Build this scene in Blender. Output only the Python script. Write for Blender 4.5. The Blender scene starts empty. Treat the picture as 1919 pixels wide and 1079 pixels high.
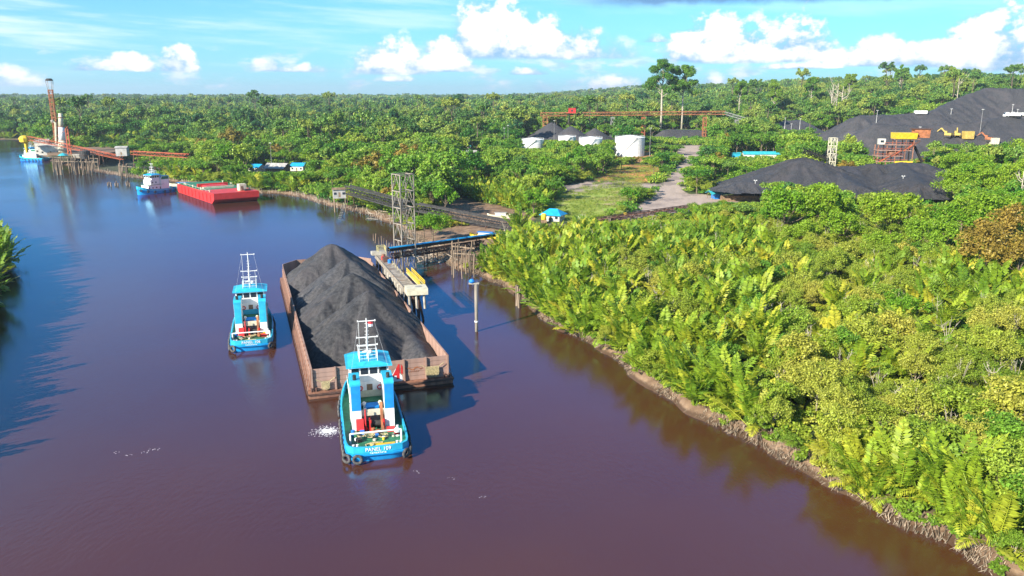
import bpy, math, random, time
import numpy as np
from mathutils import Vector, Matrix
R = math.radians
rnd = random.Random(7)
rng = np.random.default_rng(11)
scene = bpy.context.scene
COL = scene.collection

# ------------------------------------------------------------------ camera
F = 1490.0; CX = 959.5; CY = 539.5; PITCH = R(13.64); CAMZ = 51.0
cam_d = bpy.data.cameras.new('camera'); cam = bpy.data.objects.new('camera', cam_d); COL.objects.link(cam)
cam.location = (0, 0, CAMZ); cam.rotation_euler = (R(90) - PITCH, 0, 0)
cam_d.sensor_width = 36; cam_d.lens = 36 * F / 1919; cam_d.clip_end = 60000; cam_d.clip_start = 1
scene.camera = cam
# ------------------------------------------------------------------ light
SUN_EL = R(28); SUN_DX, SUN_DY = .69, .724          # the way the shadows fall
sun_d = bpy.data.lights.new('sun', 'SUN'); sun_d.energy = 5.0; sun_d.angle = R(.5); sun_d.color = (1, .93, .8)
sun = bpy.data.objects.new('sun', sun_d); COL.objects.link(sun)
_d = Vector((SUN_DX * math.cos(SUN_EL), SUN_DY * math.cos(SUN_EL), -math.sin(SUN_EL)))
sun.rotation_euler = _d.to_track_quat('-Z', 'Y').to_euler()
sun.location = (-60, -60, 120)
vs = scene.view_settings
vs.view_transform = 'Standard'; vs.look = 'None'; vs.gamma = 1; vs.use_curve_mapping = False; vs.exposure = 1.2
scene.cycles.max_bounces = 8; scene.cycles.transparent_max_bounces = 8; scene.cycles.volume_bounces = 0
scene.cycles.use_denoising = True

world = bpy.data.worlds.new('World'); scene.world = world; world.use_nodes = True
nt = world.node_tree; nt.nodes.clear()
class NG:
    """small helper to write node maths"""
    def __init__(s, nt): s.nt = nt
    def n(s, t, **k):
        x = s.nt.nodes.new(t)
        for a, b in k.items(): setattr(x, a, b)
        return x
    def _in(s, sock, v):
        if hasattr(v, 'is_output') or isinstance(v, bpy.types.NodeSocket): s.nt.links.new(v, sock)
        elif v is not None: sock.default_value = v
    def m(s, op, a, b=None, c=None, clamp=False):
        x = s.n('ShaderNodeMath', operation=op); x.use_clamp = clamp
        for i, v in enumerate((a, b, c)):
            if v is not None: s._in(x.inputs[i], v)
        return x.outputs[0]
    def mix(s, f, a, b, op='MIX'):
        x = s.n('ShaderNodeMix', data_type='RGBA', blend_type=op)
        s._in(x.inputs[0], f); s._in(x.inputs[6], a); s._in(x.inputs[7], b)
        return x.outputs[2]
    def noise(s, vec, scale, detail=3, rough=.55, out=0):
        x = s.n('ShaderNodeTexNoise'); x.inputs['Scale'].default_value = scale
        x.inputs['Detail'].default_value = detail; x.inputs['Roughness'].default_value = rough
        if vec is not None: s._in(x.inputs['Vector'], vec)
        return x.outputs[out]
    def ramp(s, fac, stops, interp='LINEAR'):
        x = s.n('ShaderNodeValToRGB'); x.color_ramp.interpolation = interp
        e = x.color_ramp.elements
        while len(e) < len(stops): e.new(.5)
        for k, (p, c) in enumerate(stops):
            e[k].position = p; e[k].color = (c, c, c, 1) if isinstance(c, (int, float)) else (*c, 1)
        s._in(x.inputs[0], fac)
        return x.outputs[0]
    def smooth(s, v, a, b):
        x = s.n('ShaderNodeMapRange', interpolation_type='SMOOTHSTEP')
        s._in(x.inputs[0], v); x.inputs[1].default_value = a; x.inputs[2].default_value = b
        return x.outputs[0]
    def vec(s, x, y, z):
        c = s.n('ShaderNodeCombineXYZ')
        for i, v in enumerate((x, y, z)): s._in(c.inputs[i], v)
        return c.outputs[0]
g = NG(nt)
sky = g.n('ShaderNodeTexSky', sky_type='NISHITA'); sky.sun_disc = False
sky.sun_elevation = SUN_EL; sky.sun_rotation = math.atan2(-SUN_DX, -SUN_DY) % (2 * math.pi)
sky.altitude = 0; sky.air_density = 1.0; sky.dust_density = .3; sky.ozone_density = 1.5
tc = g.n('ShaderNodeTexCoord'); sep = g.n('ShaderNodeSeparateXYZ'); nt.links.new(tc.outputs['Generated'], sep.inputs[0])
dx, dy, dz = sep.outputs
az = g.m('ARCTAN2', dx, dy); el = g.m('ARCSINE', dz)
def pix_dir(px, py):
    u = (px - CX) / F; v = (py - CY) / F
    y = math.cos(PITCH) - v * math.sin(PITCH); z = -math.sin(PITCH) - v * math.cos(PITCH)
    l = math.sqrt(u * u + y * y + z * z)
    return u / l, y / l, z / l
# cumulus banks: (pixel x, pixel y of the flat base, half width px, height px, weight)
CLOUDS = [(915,102,75,110,1.0),(1010,105,70,72,1.0),(960,100,60,78,1.0),(1080,107,55,62,.72),(1150,108,45,40,.45),(835,98,38,32,.9),(735,135,68,62,.9),(820,132,65,32,.9),(690,132,25,20,.8),
  (1330,112,75,78,1.05),(1400,112,70,68,1.0),(1490,110,58,74,1.05),(1440,110,90,35,.9),(1560,118,50,26,.6),(1650,120,60,44,.95),(1710,120,55,38,.9),(1770,122,60,48,1.0),(1850,124,70,108,1.05),(1910,124,60,92,1.0),
  (335,132,28,44,.95),(263,132,24,30,.8),(222,130,22,30,.7),(200,131,26,16,.8),(152,131,20,16,.9),(505,132,26,22,.7),(560,134,60,14,.6),(990,139,38,14,.7),(740,152,34,12,.5),(1150,166,45,28,.65),(1340,160,26,22,.5),(20,160,50,30,.55),(1015,170,22,20,.4),
  (1230,78,25,14,.5),(1500,128,60,10,.7)]
wv = g.vec(az, g.m('MULTIPLY', el, 1.25), 0)
n1 = g.noise(wv, 34, 7, .6); n2 = g.noise(wv, 14, 5, .55)
nn = g.m('SUBTRACT', g.m('ADD', g.m('MULTIPLY', n1, .65), g.m('MULTIPLY', n2, .45)), .55)
acc = None; hv = None
for (px, py, w, h, wt) in CLOUDS:
    d = pix_dir(px, py); a0 = math.atan2(d[0], d[1]); e0 = math.asin(d[2])
    u = g.m('MULTIPLY', g.m('SUBTRACT', az, a0), F / (w * 1.22)); v = g.m('MULTIPLY', g.m('SUBTRACT', el, e0 ), F / (h * 1.1))
    s = g.m('SUBTRACT', 1.0, g.m('ADD', g.m('MULTIPLY', u, u), g.m('MULTIPLY', v, v)))
    bottom = g.m('MULTIPLY', g.m('ADD', v, .1), 9, clamp=True)         # flat base
    s = g.m('MULTIPLY', g.m('ADD', g.m('MAXIMUM', s, -1.0), g.m('MULTIPLY', nn, 3.6)), bottom)
    s = g.m('MULTIPLY', g.m('MAXIMUM', s, 0), wt)
    acc = s if acc is None else g.m('MAXIMUM', acc, s)
    lit = g.m('MULTIPLY', s, g.m('ADD', v, .15))
    hv = lit if hv is None else g.m('MAXIMUM', hv, lit)
# clouds of the same kind round the rest of the horizon
away = g.m('MULTIPLY', g.smooth(g.m('ABSOLUTE', az), .62, .75), g.smooth(el, .0, .05))
gen = g.m('MULTIPLY', g.m('MULTIPLY', g.m('SUBTRACT', g.noise(wv, 6, 7, .6), .54), 9, clamp=True), g.m('MULTIPLY', away, g.smooth(el, .5, .12)))
cum = g.smooth(acc, -.02, .6)
# high thin streaks, long in azimuth
wv2 = g.vec(g.m('MULTIPLY', az, 2.2), g.m('MULTIPLY', g.m('ADD', el, g.m('MULTIPLY', az, .05)), 24), 1.7)
st = g.m('MULTIPLY', g.smooth(g.noise(wv2, 1.6, 6, .6), .46, .72), g.m('MULTIPLY', g.smooth(el, .01, .04), g.smooth(el, .9, .3)))
stw = g.m('MULTIPLY', st, g.m('ADD', .35, g.m('MULTIPLY', g.smooth(az, .1, -.55), .6)))
# grey-blue underside bank along the top, to the right
bank = g.m('MULTIPLY', g.m('MULTIPLY', g.smooth(g.m('ADD', el, g.m('MULTIPLY', nn, .02)), .098, .108), g.smooth(el, .30, .16)), g.m('MULTIPLY', g.smooth(az, .04, .16), g.smooth(g.m('ADD', az, g.m('MULTIPLY', nn, .3)), .62, .44)))
bank = g.m('MULTIPLY', bank, g.smooth(g.m('ADD', g.noise(wv2, 1.1, 4), g.m('MULTIPLY', n2, .3)), .38, .58))
base = g.mix(1.0, sky.outputs[0], (.42, 1.02, 1.46, 1), 'MULTIPLY')
hz = g.smooth(el, .2, -.01)
col = g.mix(g.m('MULTIPLY', hz, .5), base, (2.9, 6.6, 9.0, 1))
col = g.mix(stw, col, (7.2, 8.9, 9.8, 1))
col = g.mix(g.m('MULTIPLY', bank, .95), col, (1.3, 2.9, 5.4, 1))
ccol = g.mix(g.smooth(g.m('ADD', hv, g.m('MULTIPLY', nn, 1.5)), -.06, .42), (2.7, 4.9, 7.4, 1), (11, 10.6, 10.6, 1))
col = g.mix(g.m('MULTIPLY', cum, .97), col, ccol)
lowv = g.vec(az, g.m('MULTIPLY', el, 2.6), 3.3)
low = g.m('MULTIPLY', g.smooth(g.noise(lowv, 17, 6, .6), .5, .66), g.m('MULTIPLY', g.smooth(el, .002, .012), g.smooth(el, .062, .03)))
col = g.mix(g.m('MULTIPLY', low, .75), col, g.mix(g.smooth(g.noise(lowv, 40, 4), .4, .6), (4.6, 6.4, 8.4, 1), (9, 9, 9.4, 1)))
col = g.mix(g.m('MULTIPLY', gen, .8), col, (7.5, 8.4, 9.4, 1))
bgd = g.n('ShaderNodeBackground'); bgd.inputs['Strength'].default_value = .058
nt.links.new(col, bgd.inputs['Color']); wo = g.n('ShaderNodeOutputWorld'); nt.links.new(bgd.outputs[0], wo.inputs[0])

# ------------------------------------------------------------------ geometry helpers
def ray(px, py):
    u = (px - CX) / F; v = (py - CY) / F
    return Vector((u, math.cos(PITCH) - v * math.sin(PITCH), -math.sin(PITCH) - v * math.cos(PITCH)))
def at_z(px, py, z=0.0):
    d = ray(px, py); t = (z - CAMZ) / d.z
    return Vector((0, 0, CAMZ)) + d * t
def at_y(px, py, Y):
    d = ray(px, py); return Vector((0, 0, CAMZ)) + d * (Y / d.y)
def pix(p):
    dep = p[1] * math.cos(PITCH) + (CAMZ - p[2]) * math.sin(PITCH)
    up = p[1] * math.sin(PITCH) + (p[2] - CAMZ) * math.cos(PITCH)
    return CX + F * p[0] / dep, CY - F * up / dep, dep
def pixv(P):
    dep = P[:, 1] * math.cos(PITCH) + (CAMZ - P[:, 2]) * math.sin(PITCH)
    up = P[:, 1] * math.sin(PITCH) + (P[:, 2] - CAMZ) * math.cos(PITCH)
    dep = np.where(dep < 1, 1, dep)
    return CX + F * P[:, 0] / dep, CY - F * up / dep, dep

class MB:
    def __init__(s): s.v = []; s.f = []; s.mi = []
    def add(s, V, Fs, mi=0):
        o = len(s.v); s.v += [tuple(p) for p in V]; s.f += [tuple(i + o for i in q) for q in Fs]; s.mi += [mi] * len(Fs); return s
    def box(s, x0, y0, z0, x1, y1, z1, mi=0):
        V = [(x0,y0,z0),(x1,y0,z0),(x1,y1,z0),(x0,y1,z0),(x0,y0,z1),(x1,y0,z1),(x1,y1,z1),(x0,y1,z1)]
        return s.add(V, [(0,3,2,1),(4,5,6,7),(0,1,5,4),(1,2,6,5),(2,3,7,6),(3,0,4,7)], mi)
    def bar(s, a, b, w, h=None, mi=0):
        a = Vector(a); b = Vector(b); h = h or w; d = (b - a).normalized()
        up = Vector((0, 0, 1)) if abs(d.z) < .95 else Vector((0, 1, 0))
        x = d.cross(up).normalized() * w / 2; y = x.cross(d).normalized() * h / 2
        V = [a-x-y, a+x-y, a+x+y, a-x+y, b-x-y, b+x-y, b+x+y, b-x+y]
        return s.add(V, [(0,1,2,3),(4,7,6,5),(0,4,5,1),(1,5,6,2),(2,6,7,3),(3,7,4,0)], mi)
    def tube(s, a, b, r0, r1=None, n=6, mi=0, caps=True):
        a = Vector(a); b = Vector(b); r1 = r0 if r1 is None else r1; d = (b - a).normalized()
        x = d.orthogonal().normalized(); y = d.cross(x); V = []; Q = []
        for c, r in ((a, r0), (b, r1)):
            for k in range(n): t = 2 * math.pi * k / n; V.append(c + x * math.cos(t) * r + y * math.sin(t) * r)
        for k in range(n): Q.append((k, (k+1) % n, n + (k+1) % n, n + k))
        if caps: Q.append(tuple(range(n-1, -1, -1))); Q.append(tuple(range(n, 2*n)))
        return s.add(V, Q, mi)
    def path(s, pts, r0, r1=None, n=5, mi=0):
        r1 = r0 if r1 is None else r1; m = len(pts); V = []; Q = []
        pts = [Vector(p) for p in pts]; x = None
        for i, p in enumerate(pts):
            d = (pts[min(i+1, m-1)] - pts[max(i-1, 0)]).normalized()
            x = d.orthogonal().normalized() if x is None else (x - d * x.dot(d)).normalized()
            y = d.cross(x); r = r0 + (r1 - r0) * i / max(1, m-1)
            for k in range(n): t = 2 * math.pi * k / n; V.append(p + x * math.cos(t) * r + y * math.sin(t) * r)
        for i in range(m-1):
            for k in range(n): Q.append((i*n+k, i*n+(k+1) % n, (i+1)*n+(k+1) % n, (i+1)*n+k))
        Q.append(tuple(range(n-1, -1, -1))); Q.append(tuple(range((m-1)*n, m*n)))
        return s.add(V, Q, mi)
    def lathe(s, c, prof, n=16, mi=0):
        V = []; Q = []; m = len(prof)
        for (r, z) in prof:
            for k in range(n): t = 2 * math.pi * k / n; V.append((c[0] + r * math.cos(t), c[1] + r * math.sin(t), c[2] + z))
        for i in range(m-1):
            for k in range(n): Q.append((i*n+k, i*n+(k+1) % n, (i+1)*n+(k+1) % n, (i+1)*n+k))
        Q.append(tuple(range(n-1, -1, -1))); Q.append(tuple(range((m-1)*n, m*n)))
        return s.add(V, Q, mi)
    def prism(s, poly, z0, z1, mi=0):
        n = len(poly); V = [(p[0], p[1], z0) for p in poly] + [(p[0], p[1], z1) for p in poly]
        Q = [tuple(range(n-1, -1, -1)), tuple(range(n, 2*n))] + [(k, (k+1) % n, n+(k+1) % n, n+k) for k in range(n)]
        return s.add(V, Q, mi)
    def xprism(s, poly, x0, x1, mi=0):              # polygon in (y, z), swept along x
        n = len(poly); V = [(x0, p[0], p[1]) for p in poly] + [(x1, p[0], p[1]) for p in poly]
        Q = [tuple(range(n)), tuple(range(2*n-1, n-1, -1))] + [(k, n+k, n+(k+1) % n, (k+1) % n) for k in range(n)]
        return s.add(V, Q, mi)
    def torus(s, c, axis, Rr, r, n=12, m=5, mi=0):
        c = Vector(c); a = Vector(axis).normalized(); x = a.orthogonal().normalized(); y = a.cross(x); V = []; Q = []
        for i in range(n):
            t = 2 * math.pi * i / n; e = x * math.cos(t) + y * math.sin(t)
            for j in range(m): q = 2 * math.pi * j / m; V.append(c + e * (Rr + r * math.cos(q)) + a * r * math.sin(q))
        for i in range(n):
            for j in range(m): Q.append((i*m+j, i*m+(j+1) % m, ((i+1) % n)*m+(j+1) % m, ((i+1) % n)*m+j))
        return s.add(V, Q, mi)
    def mesh(s, name, mats, smooth=False):
        me = bpy.data.meshes.new(name); me.from_pydata(s.v, [], s.f)
        mats = mats if isinstance(mats, (list, tuple)) else [mats]
        for m_ in mats: me.materials.append(m_)
        if len(mats) > 1: me.polygons.foreach_set('material_index', s.mi)
        if smooth: me.polygons.foreach_set('use_smooth', [True] * len(s.f))
        me.update(); return me
    def build(s, name, mats, parent=None, smooth=False, **kw):
        return link(name, s.mesh(name, mats, smooth), parent, **kw)
def link(name, data, parent=None, loc=None, rz=0.0, **kw):
    o = bpy.data.objects.new(name, data); COL.objects.link(o)
    if parent is not None: o.parent = parent
    if loc is not None: o.location = loc
    if rz: o.rotation_euler = (0, 0, rz)
    for k, v in kw.items():
        if v is not None: o['category' if k == 'cat' else k] = v
    return o
def thing(name, label, cat, loc=(0, 0, 0), rz=0.0, group=None):
    return link(name, None, None, loc, rz, label=label, cat=cat, group=group)
def copy_tree(o, parent=None):
    c = o.copy(); COL.objects.link(c); c.parent = parent
    for ch in list(KIDS.get(o.name, [])) or list(o.children): copy_tree(ch, c)
    return c
KIDS = {}
def mesh_np(name, V, Q, mats, smooth=False):
    me = bpy.data.meshes.new(name); nq = len(Q); k = Q.shape[1]
    me.vertices.add(len(V)); me.vertices.foreach_set('co', np.asarray(V, np.float32).ravel())
    me.loops.add(nq * k); me.loops.foreach_set('vertex_index', np.asarray(Q, np.int32).ravel())
    me.polygons.add(nq); me.polygons.foreach_set('loop_start', np.arange(nq, dtype=np.int32) * k)
    for m_ in (mats if isinstance(mats, (list, tuple)) else [mats]): me.materials.append(m_)
    if smooth: me.polygons.foreach_set('use_smooth', np.ones(nq, bool))
    me.update(calc_edges=True); return me

# ------------------------------------------------------------------ materials
M = {}
def mat(name, col, rough=.6, metal=0.0, var=.18, scale=1.5, bump=.0, col2=None, stain=None, spec=.4, streak=False):
    if name in M: return M[name]
    m_ = bpy.data.materials.new(name); m_.use_nodes = True; t = m_.node_tree; b = t.nodes['Principled BSDF']; q = NG(t)
    tcn = q.n('ShaderNodeTexCoord').outputs['Object']
    if streak:
        mp = q.n('ShaderNodeMapping'); mp.inputs['Scale'].default_value = (1, 1, .15); t.links.new(tcn, mp.inputs[0]); tcn = mp.outputs[0]
    nz = q.noise(tcn, scale, 5, .6)
    c2 = col2 or tuple(c * (1 - var * 2) for c in col)
    c = q.mix(q.smooth(nz, .35, .65), (*c2, 1), (*col, 1))
    if stain:                                        # rust or dirt patches: (colour, threshold)
        n3 = q.noise(tcn, scale * .45, 6, .65); c = q.mix(q.smooth(n3, stain[1], stain[1] + .12), c, (*stain[0], 1))
    t.links.new(c, b.inputs['Base Color'])
    b.inputs['Roughness'].default_value = rough; b.inputs['Metallic'].default_value = metal
    b.inputs['Specular IOR Level'].default_value = spec
    if bump:
        bp = q.n('ShaderNodeBump'); bp.inputs['Strength'].default_value = bump; bp.inputs['Distance'].default_value = .1
        t.links.new(q.noise(tcn, scale * 4, 4, .6), bp.inputs['Height']); t.links.new(bp.outputs[0], b.inputs['Normal'])
    M[name] = m_; return m_
def foliage(name, c1, c2, c3, trans=.35, patch=.02, isl_w=1.0):
    m_ = bpy.data.materials.new(name); m_.use_nodes = True; t = m_.node_tree; t.nodes.clear(); q = NG(t)
    oi = q.n('ShaderNodeObjectInfo'); geo = q.n('ShaderNodeNewGeometry')
    pn = q.noise(oi.outputs['Location'], patch, 2)
    f = q.m('ADD', q.m('MULTIPLY', oi.outputs['Random'], .65), q.m('MULTIPLY', q.m('SUBTRACT', pn, .5), 1.3), clamp=False)
    f = q.m('ADD', q.m('ADD', f, .17), q.n('ShaderNodeAttribute', attribute_name='tone').outputs['Fac'])
    c = q.ramp(f, [(0.05, c1), (.5, c2), (.95, c3)])
    isl = geo.outputs['Random Per Island']
    c = q.mix(1.0, c, q.ramp(isl, [(0, 1-.45*isl_w), (.5, .97), (1, 1+.32*isl_w)]), 'MULTIPLY')
    c = q.mix(q.m('MULTIPLY', q.m('GREATER_THAN', isl, .955), .6), c, (.38, .33, .07, 1))
    d = q.n('ShaderNodeBsdfPrincipled'); d.inputs['Roughness'].default_value = .5; d.inputs['Specular IOR Level'].default_value = .25
    tr = q.n('ShaderNodeBsdfTranslucent'); mx = q.n('ShaderNodeMixShader'); mx.inputs[0].default_value = trans
    t.links.new(c, d.inputs['Base Color']); t.links.new(q.mix(1.0, c, (1.1, 1.25, .5, 1), 'MULTIPLY'), tr.inputs[0])
    t.links.new(d.outputs[0], mx.inputs[1]); t.links.new(tr.outputs[0], mx.inputs[2])
    o = q.n('ShaderNodeOutputMaterial'); t.links.new(mx.outputs[0], o.inputs[0]); M[name] = m_; return m_
foliage('palm_leaf', (.14, .25, .02), (.27, .37, .025), (.48, .44, .04), .35, .03, .75)
foliage('bush_leaf', (.12, .24, .02), (.29, .37, .035), (.46, .42, .07), .35, .022)
foliage('tree_leaf', (.05, .18, .02), (.17, .32, .03), (.35, .42, .05), .3, .012)
foliage('bright_leaf', (.10, .26, .015), (.18, .34, .02), (.30, .40, .03), .4, .03)
foliage('rust_leaf', (.24, .19, .03), (.32, .22, .04), (.36, .27, .04), .3, .03)
foliage('far_leaf', (.03, .12, .04), (.15, .28, .045), (.34, .38, .065), .25, .006)
foliage('olive_leaf', (.19, .28, .025), (.32, .39, .045), (.44, .42, .07), .35, .03)
foliage('grass_blade', (.12, .17, .02), (.16, .23, .025), (.22, .24, .04), .3, .03)
mat('bark', (.20, .15, .10), .9, var=.3, scale=3, bump=.3)
mat('pale_bark', (.50, .44, .34), .85, var=.25, scale=1.2, bump=.2)
mat('dead_wood', (.46, .37, .28), .9, var=.3, scale=2, bump=.2)
mat('root', (.34, .25, .17), .95, var=.35, scale=1.3)
mat('pile_wood', (.30, .22, .15), .9, var=.35, scale=1.0, bump=.3, streak=True)
mat('rust_steel', (.30, .14, .085), .8, var=.2, scale=.7, bump=.2, stain=((.16, .07, .045), .52), streak=True)
mat('rust_panel', (.36, .225, .175), .75, var=.15, scale=.5, bump=.15, stain=((.22, .11, .075), .54), streak=True)
mat('rust_dark', (.12, .06, .045), .85, var=.25, scale=1)
mat('red_steel', (.42, .09, .035), .7, var=.2, scale=.8, stain=((.22, .08, .04), .56))
mat('orange_steel', (.42, .15, .06), .7, var=.25, scale=.6, stain=((.20, .10, .06), .55))
mat('dark_steel', (.05, .045, .042), .7, var=.3, scale=1)
mat('black_rubber', (.035, .033, .032), .8, var=.3, scale=2)
mat('tyre_rubber', (.11, .10, .095), .85, var=.35, scale=2)
mat('grey_steel', (.30, .29, .28), .6, var=.2, scale=1, stain=((.22, .13, .09), .6))
mat('white_paint', (.78, .77, .74), .45, var=.06, scale=1, stain=((.50, .36, .24), .70), streak=True)
mat('white_tank', (.80, .80, .78), .5, var=.05, scale=.4, stain=((.55, .50, .42), .68), streak=True)
mat('weathered_steel', (.36, .31, .25), .75, var=.25, scale=.8, stain=((.20, .13, .09), .55), streak=True)
mat('cream_paint', (.62, .57, .42), .6, var=.12, scale=.8, stain=((.35, .25, .15), .62))
mat('blue_hull', (.012, .28, .62), .35, var=.08, scale=.7, stain=((.13, .15, .20), .62), streak=True)
mat('blue_paint', (.015, .24, .66), .4, var=.08, scale=.8, stain=((.10, .25, .45), .68))
mat('cyan_paint', (.03, .42, .62), .4, var=.1, scale=.8, stain=((.12, .26, .32), .66))
mat('green_deck', (.03, .20, .10), .6, var=.2, scale=.9, stain=((.12, .14, .09), .6))
mat('red_hull', (.62, .035, .03), .45, var=.1, scale=.3, stain=((.42, .06, .05), .62))
mat('red_paint', (.60, .03, .03), .45, var=.1, scale=1)
mat('yellow_paint', (.72, .50, .03), .5, var=.12, scale=1, stain=((.35, .24, .06), .64))
mat('faded_yellow', (.52, .38, .09), .6, var=.15, scale=.8, stain=((.28, .18, .08), .54))
mat('pale_yellow', (.66, .58, .24), .55, var=.15, scale=1, stain=((.38, .30, .14), .62))
mat('window_glass', (.02, .03, .04), .08, var=.05, scale=1, spec=.8)
mat('concrete', (.46, .42, .35), .9, var=.2, scale=.6, bump=.3, stain=((.25, .20, .14), .6))
mat('coal', (.062, .060, .062), .85, var=.22, scale=.5, bump=.8, spec=.3)
mat('roof_blue', (.015, .34, .66), .5, var=.12, scale=.5)
mat('roof_teal', (.04, .42, .50), .5, var=.12, scale=.5)
mat('roof_grey', (.42, .40, .37), .7, var=.15, scale=.5, stain=((.26, .2, .15), .6))
mat('wall_plaster', (.62, .58, .50), .8, var=.12, scale=.5)
mat('timber', (.26, .17, .10), .85, var=.25, scale=1)
mat('rope', (.55, .45, .24), .95, var=.2, scale=4)
mat('foam', (.75, .75, .78), .6, var=.05, scale=1)
mat('tarp_blue', (.02, .20, .60), .45, var=.1, scale=1)
mat('cloth_red', (.65, .03, .04), .8, var=.05)
mat('cloth_white', (.8, .8, .8), .8, var=.05)
# coal gets its granular streaks from finer noise
def coal_mat():
    m_ = M['coal']; t = m_.node_tree; q = NG(t); b = t.nodes['Principled BSDF']
    tcn = q.n('ShaderNodeTexCoord').outputs['Object']
    a = q.noise(tcn, 1.6, 8, .7); f = q.noise(tcn, .12, 4, .6)
    c = q.mix(q.smooth(a, .3, .7), (.022, .022, .025, 1), (.088, .084, .084, 1))
    c = q.mix(q.m('MULTIPLY', q.smooth(f, .45, .65), .4), c, (.10, .085, .085, 1))
    dm = q.n('ShaderNodeAttribute', attribute_name='ridge_shade').outputs['Fac']; c = q.mix(1.0, c, q.ramp(q.m('ADD', dm, .5), [(0, .62), (.5, 1), (1, 1.5)]), 'MULTIPLY')  # tone per ridge: shading between facets painted into the coal colour
    t.links.new(c, b.inputs['Base Color'])
    sp = q.noise(tcn, 7, 3, .7); bp = q.n('ShaderNodeBump'); bp.inputs['Strength'].default_value = 1; bp.inputs['Distance'].default_value = .22
    t.links.new(q.m('ADD', a, q.m('MULTIPLY', sp, .6)), bp.inputs['Height']); t.links.new(bp.outputs[0], b.inputs['Normal']); b.inputs['Roughness'].default_value = .6
coal_mat()
# ------------------------------------------------------------------ terrain
BANK_PX = [(48,262),(60,272),(75,288),(88,299),(120,309),(181,322),(233,331),(300,338),(360,345),(430,352),(480,362),(532,364),(573,372),(606,383),(656,394),(700,405),(735,419),(758,432),(790,458),(815,478),(845,498),(872,509),(906,519),(940,535),(966,551),(1000,575),(1018,598),(1060,622),(1110,645),(1150,668),(1168,690),(1215,722),(1250,745),(1300,775),(1345,800),(1400,828),(1440,850),(1500,880),(1560,912),(1620,950),(1670,985),(1710,1000),(1780,1018),(1860,1079)]
RB = [tuple(at_z(x, y).xy) for x, y in BANK_PX]
# small irregular bights along the near bank
_rb = []; rs = random.Random(2)
for i in range(len(RB) - 1):
    a, b = Vector(RB[i]), Vector(RB[i+1]); L = (b - a).length
    n = 1 if a.y > 400 else max(1, int(L / 2.5)); nrm = Vector((-(b-a).y, (b-a).x)).normalized()
    for k in range(n):
        j = rnd.uniform(-.7, .7) if (k or i) and a.y < 400 else 0
        _rb.append(tuple(a.lerp(b, k / n) + nrm * j))
RB = _rb + [RB[-1]]
LEFT = [(-1700,1080),(-1700,900),(-1000,880),(-660,800),(-410,520),(-262,350),(-200,290),(-168,258),(-151,236),(-148,222),(-128,190),(-103,137),(-90,105),(-83,71),(-78,30),(-74,-60),(-70,-600)]
NEAR = [(260,-600),(150,-60),(118,20),(85,52)]
RIVER = np.array(list(reversed(NEAR)) + [] , float)
RIVER = np.array(RB + [(85,52),(118,20),(150,-60),(260,-600)] + list(reversed(LEFT)) + [(-900,975),(-620,950)], float)
def sdist(P):
    """signed distance to the river outline, positive on land"""
    out = np.empty(len(P)); A = RIVER; B = np.roll(RIVER, -1, axis=0)
    if len(P) <= 40:
        E = B - A; W_ = P[:, None, :] - A[None]; t = np.clip((W_ * E).sum(2) / ((E*E).sum(1) + 1e-9), 0, 1); D_ = W_ - t[..., None] * E
        d = np.sqrt((D_*D_).sum(2).min(1)); py = P[:, 1:2]; c = (A[:, 1] > py) != (B[:, 1] > py); ey = np.where(E[:, 1] == 0, 1e-9, E[:, 1])
        ins = (c & (P[:, 0:1] < E[:, 0] * (py - A[:, 1]) / ey + A[:, 0])).sum(1) % 2 == 1
        return np.where(ins, -d, d)
    for s in range(0, len(P), 20000):
        p = P[s:s+20000]; best = np.full(len(p), 1e18); ins = np.zeros(len(p), bool)
        for (ax, ay), (bx, by) in zip(A, B):
            ex, ey = bx - ax, by - ay; wx, wy = p[:, 0] - ax, p[:, 1] - ay
            t = np.clip((wx * ex + wy * ey) / (ex * ex + ey * ey + 1e-9), 0, 1)
            best = np.minimum(best, (wx - t * ex) ** 2 + (wy - t * ey) ** 2)
            c = (ay > p[:, 1]) != (by > p[:, 1])
            if c.any() and by != ay: ins ^= c & (p[:, 0] < (bx - ax) * (p[:, 1] - ay) / (by - ay) + ax)
        d = np.sqrt(best); out[s:s+20000] = np.where(ins, -d, d)
    return out
def sst(x, a, b):
    t = np.clip((x - a) / (b - a), 0, 1); return t * t * (3 - 2 * t)
def vnoise(X, Y, s, seed=0):
    """cheap smooth value noise"""
    x = X / s; y = Y / s; xi = np.floor(x).astype(np.int64); yi = np.floor(y).astype(np.int64); fx = x - xi; fy = y - yi
    def h(a, b):
        v = (a * 374761393 + b * 668265263 + seed * 974634777) & 0xffffffff
        v = ((v ^ (v >> 13)) * 1274126177) & 0xffffffff
        return ((v ^ (v >> 16)) & 0xffff) / 65535.0
    fx = fx * fx * (3 - 2 * fx); fy = fy * fy * (3 - 2 * fy)
    return (h(xi, yi) * (1-fx) + h(xi+1, yi) * fx) * (1-fy) + (h(xi, yi+1) * (1-fx) + h(xi+1, yi+1) * fx) * fy
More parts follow.
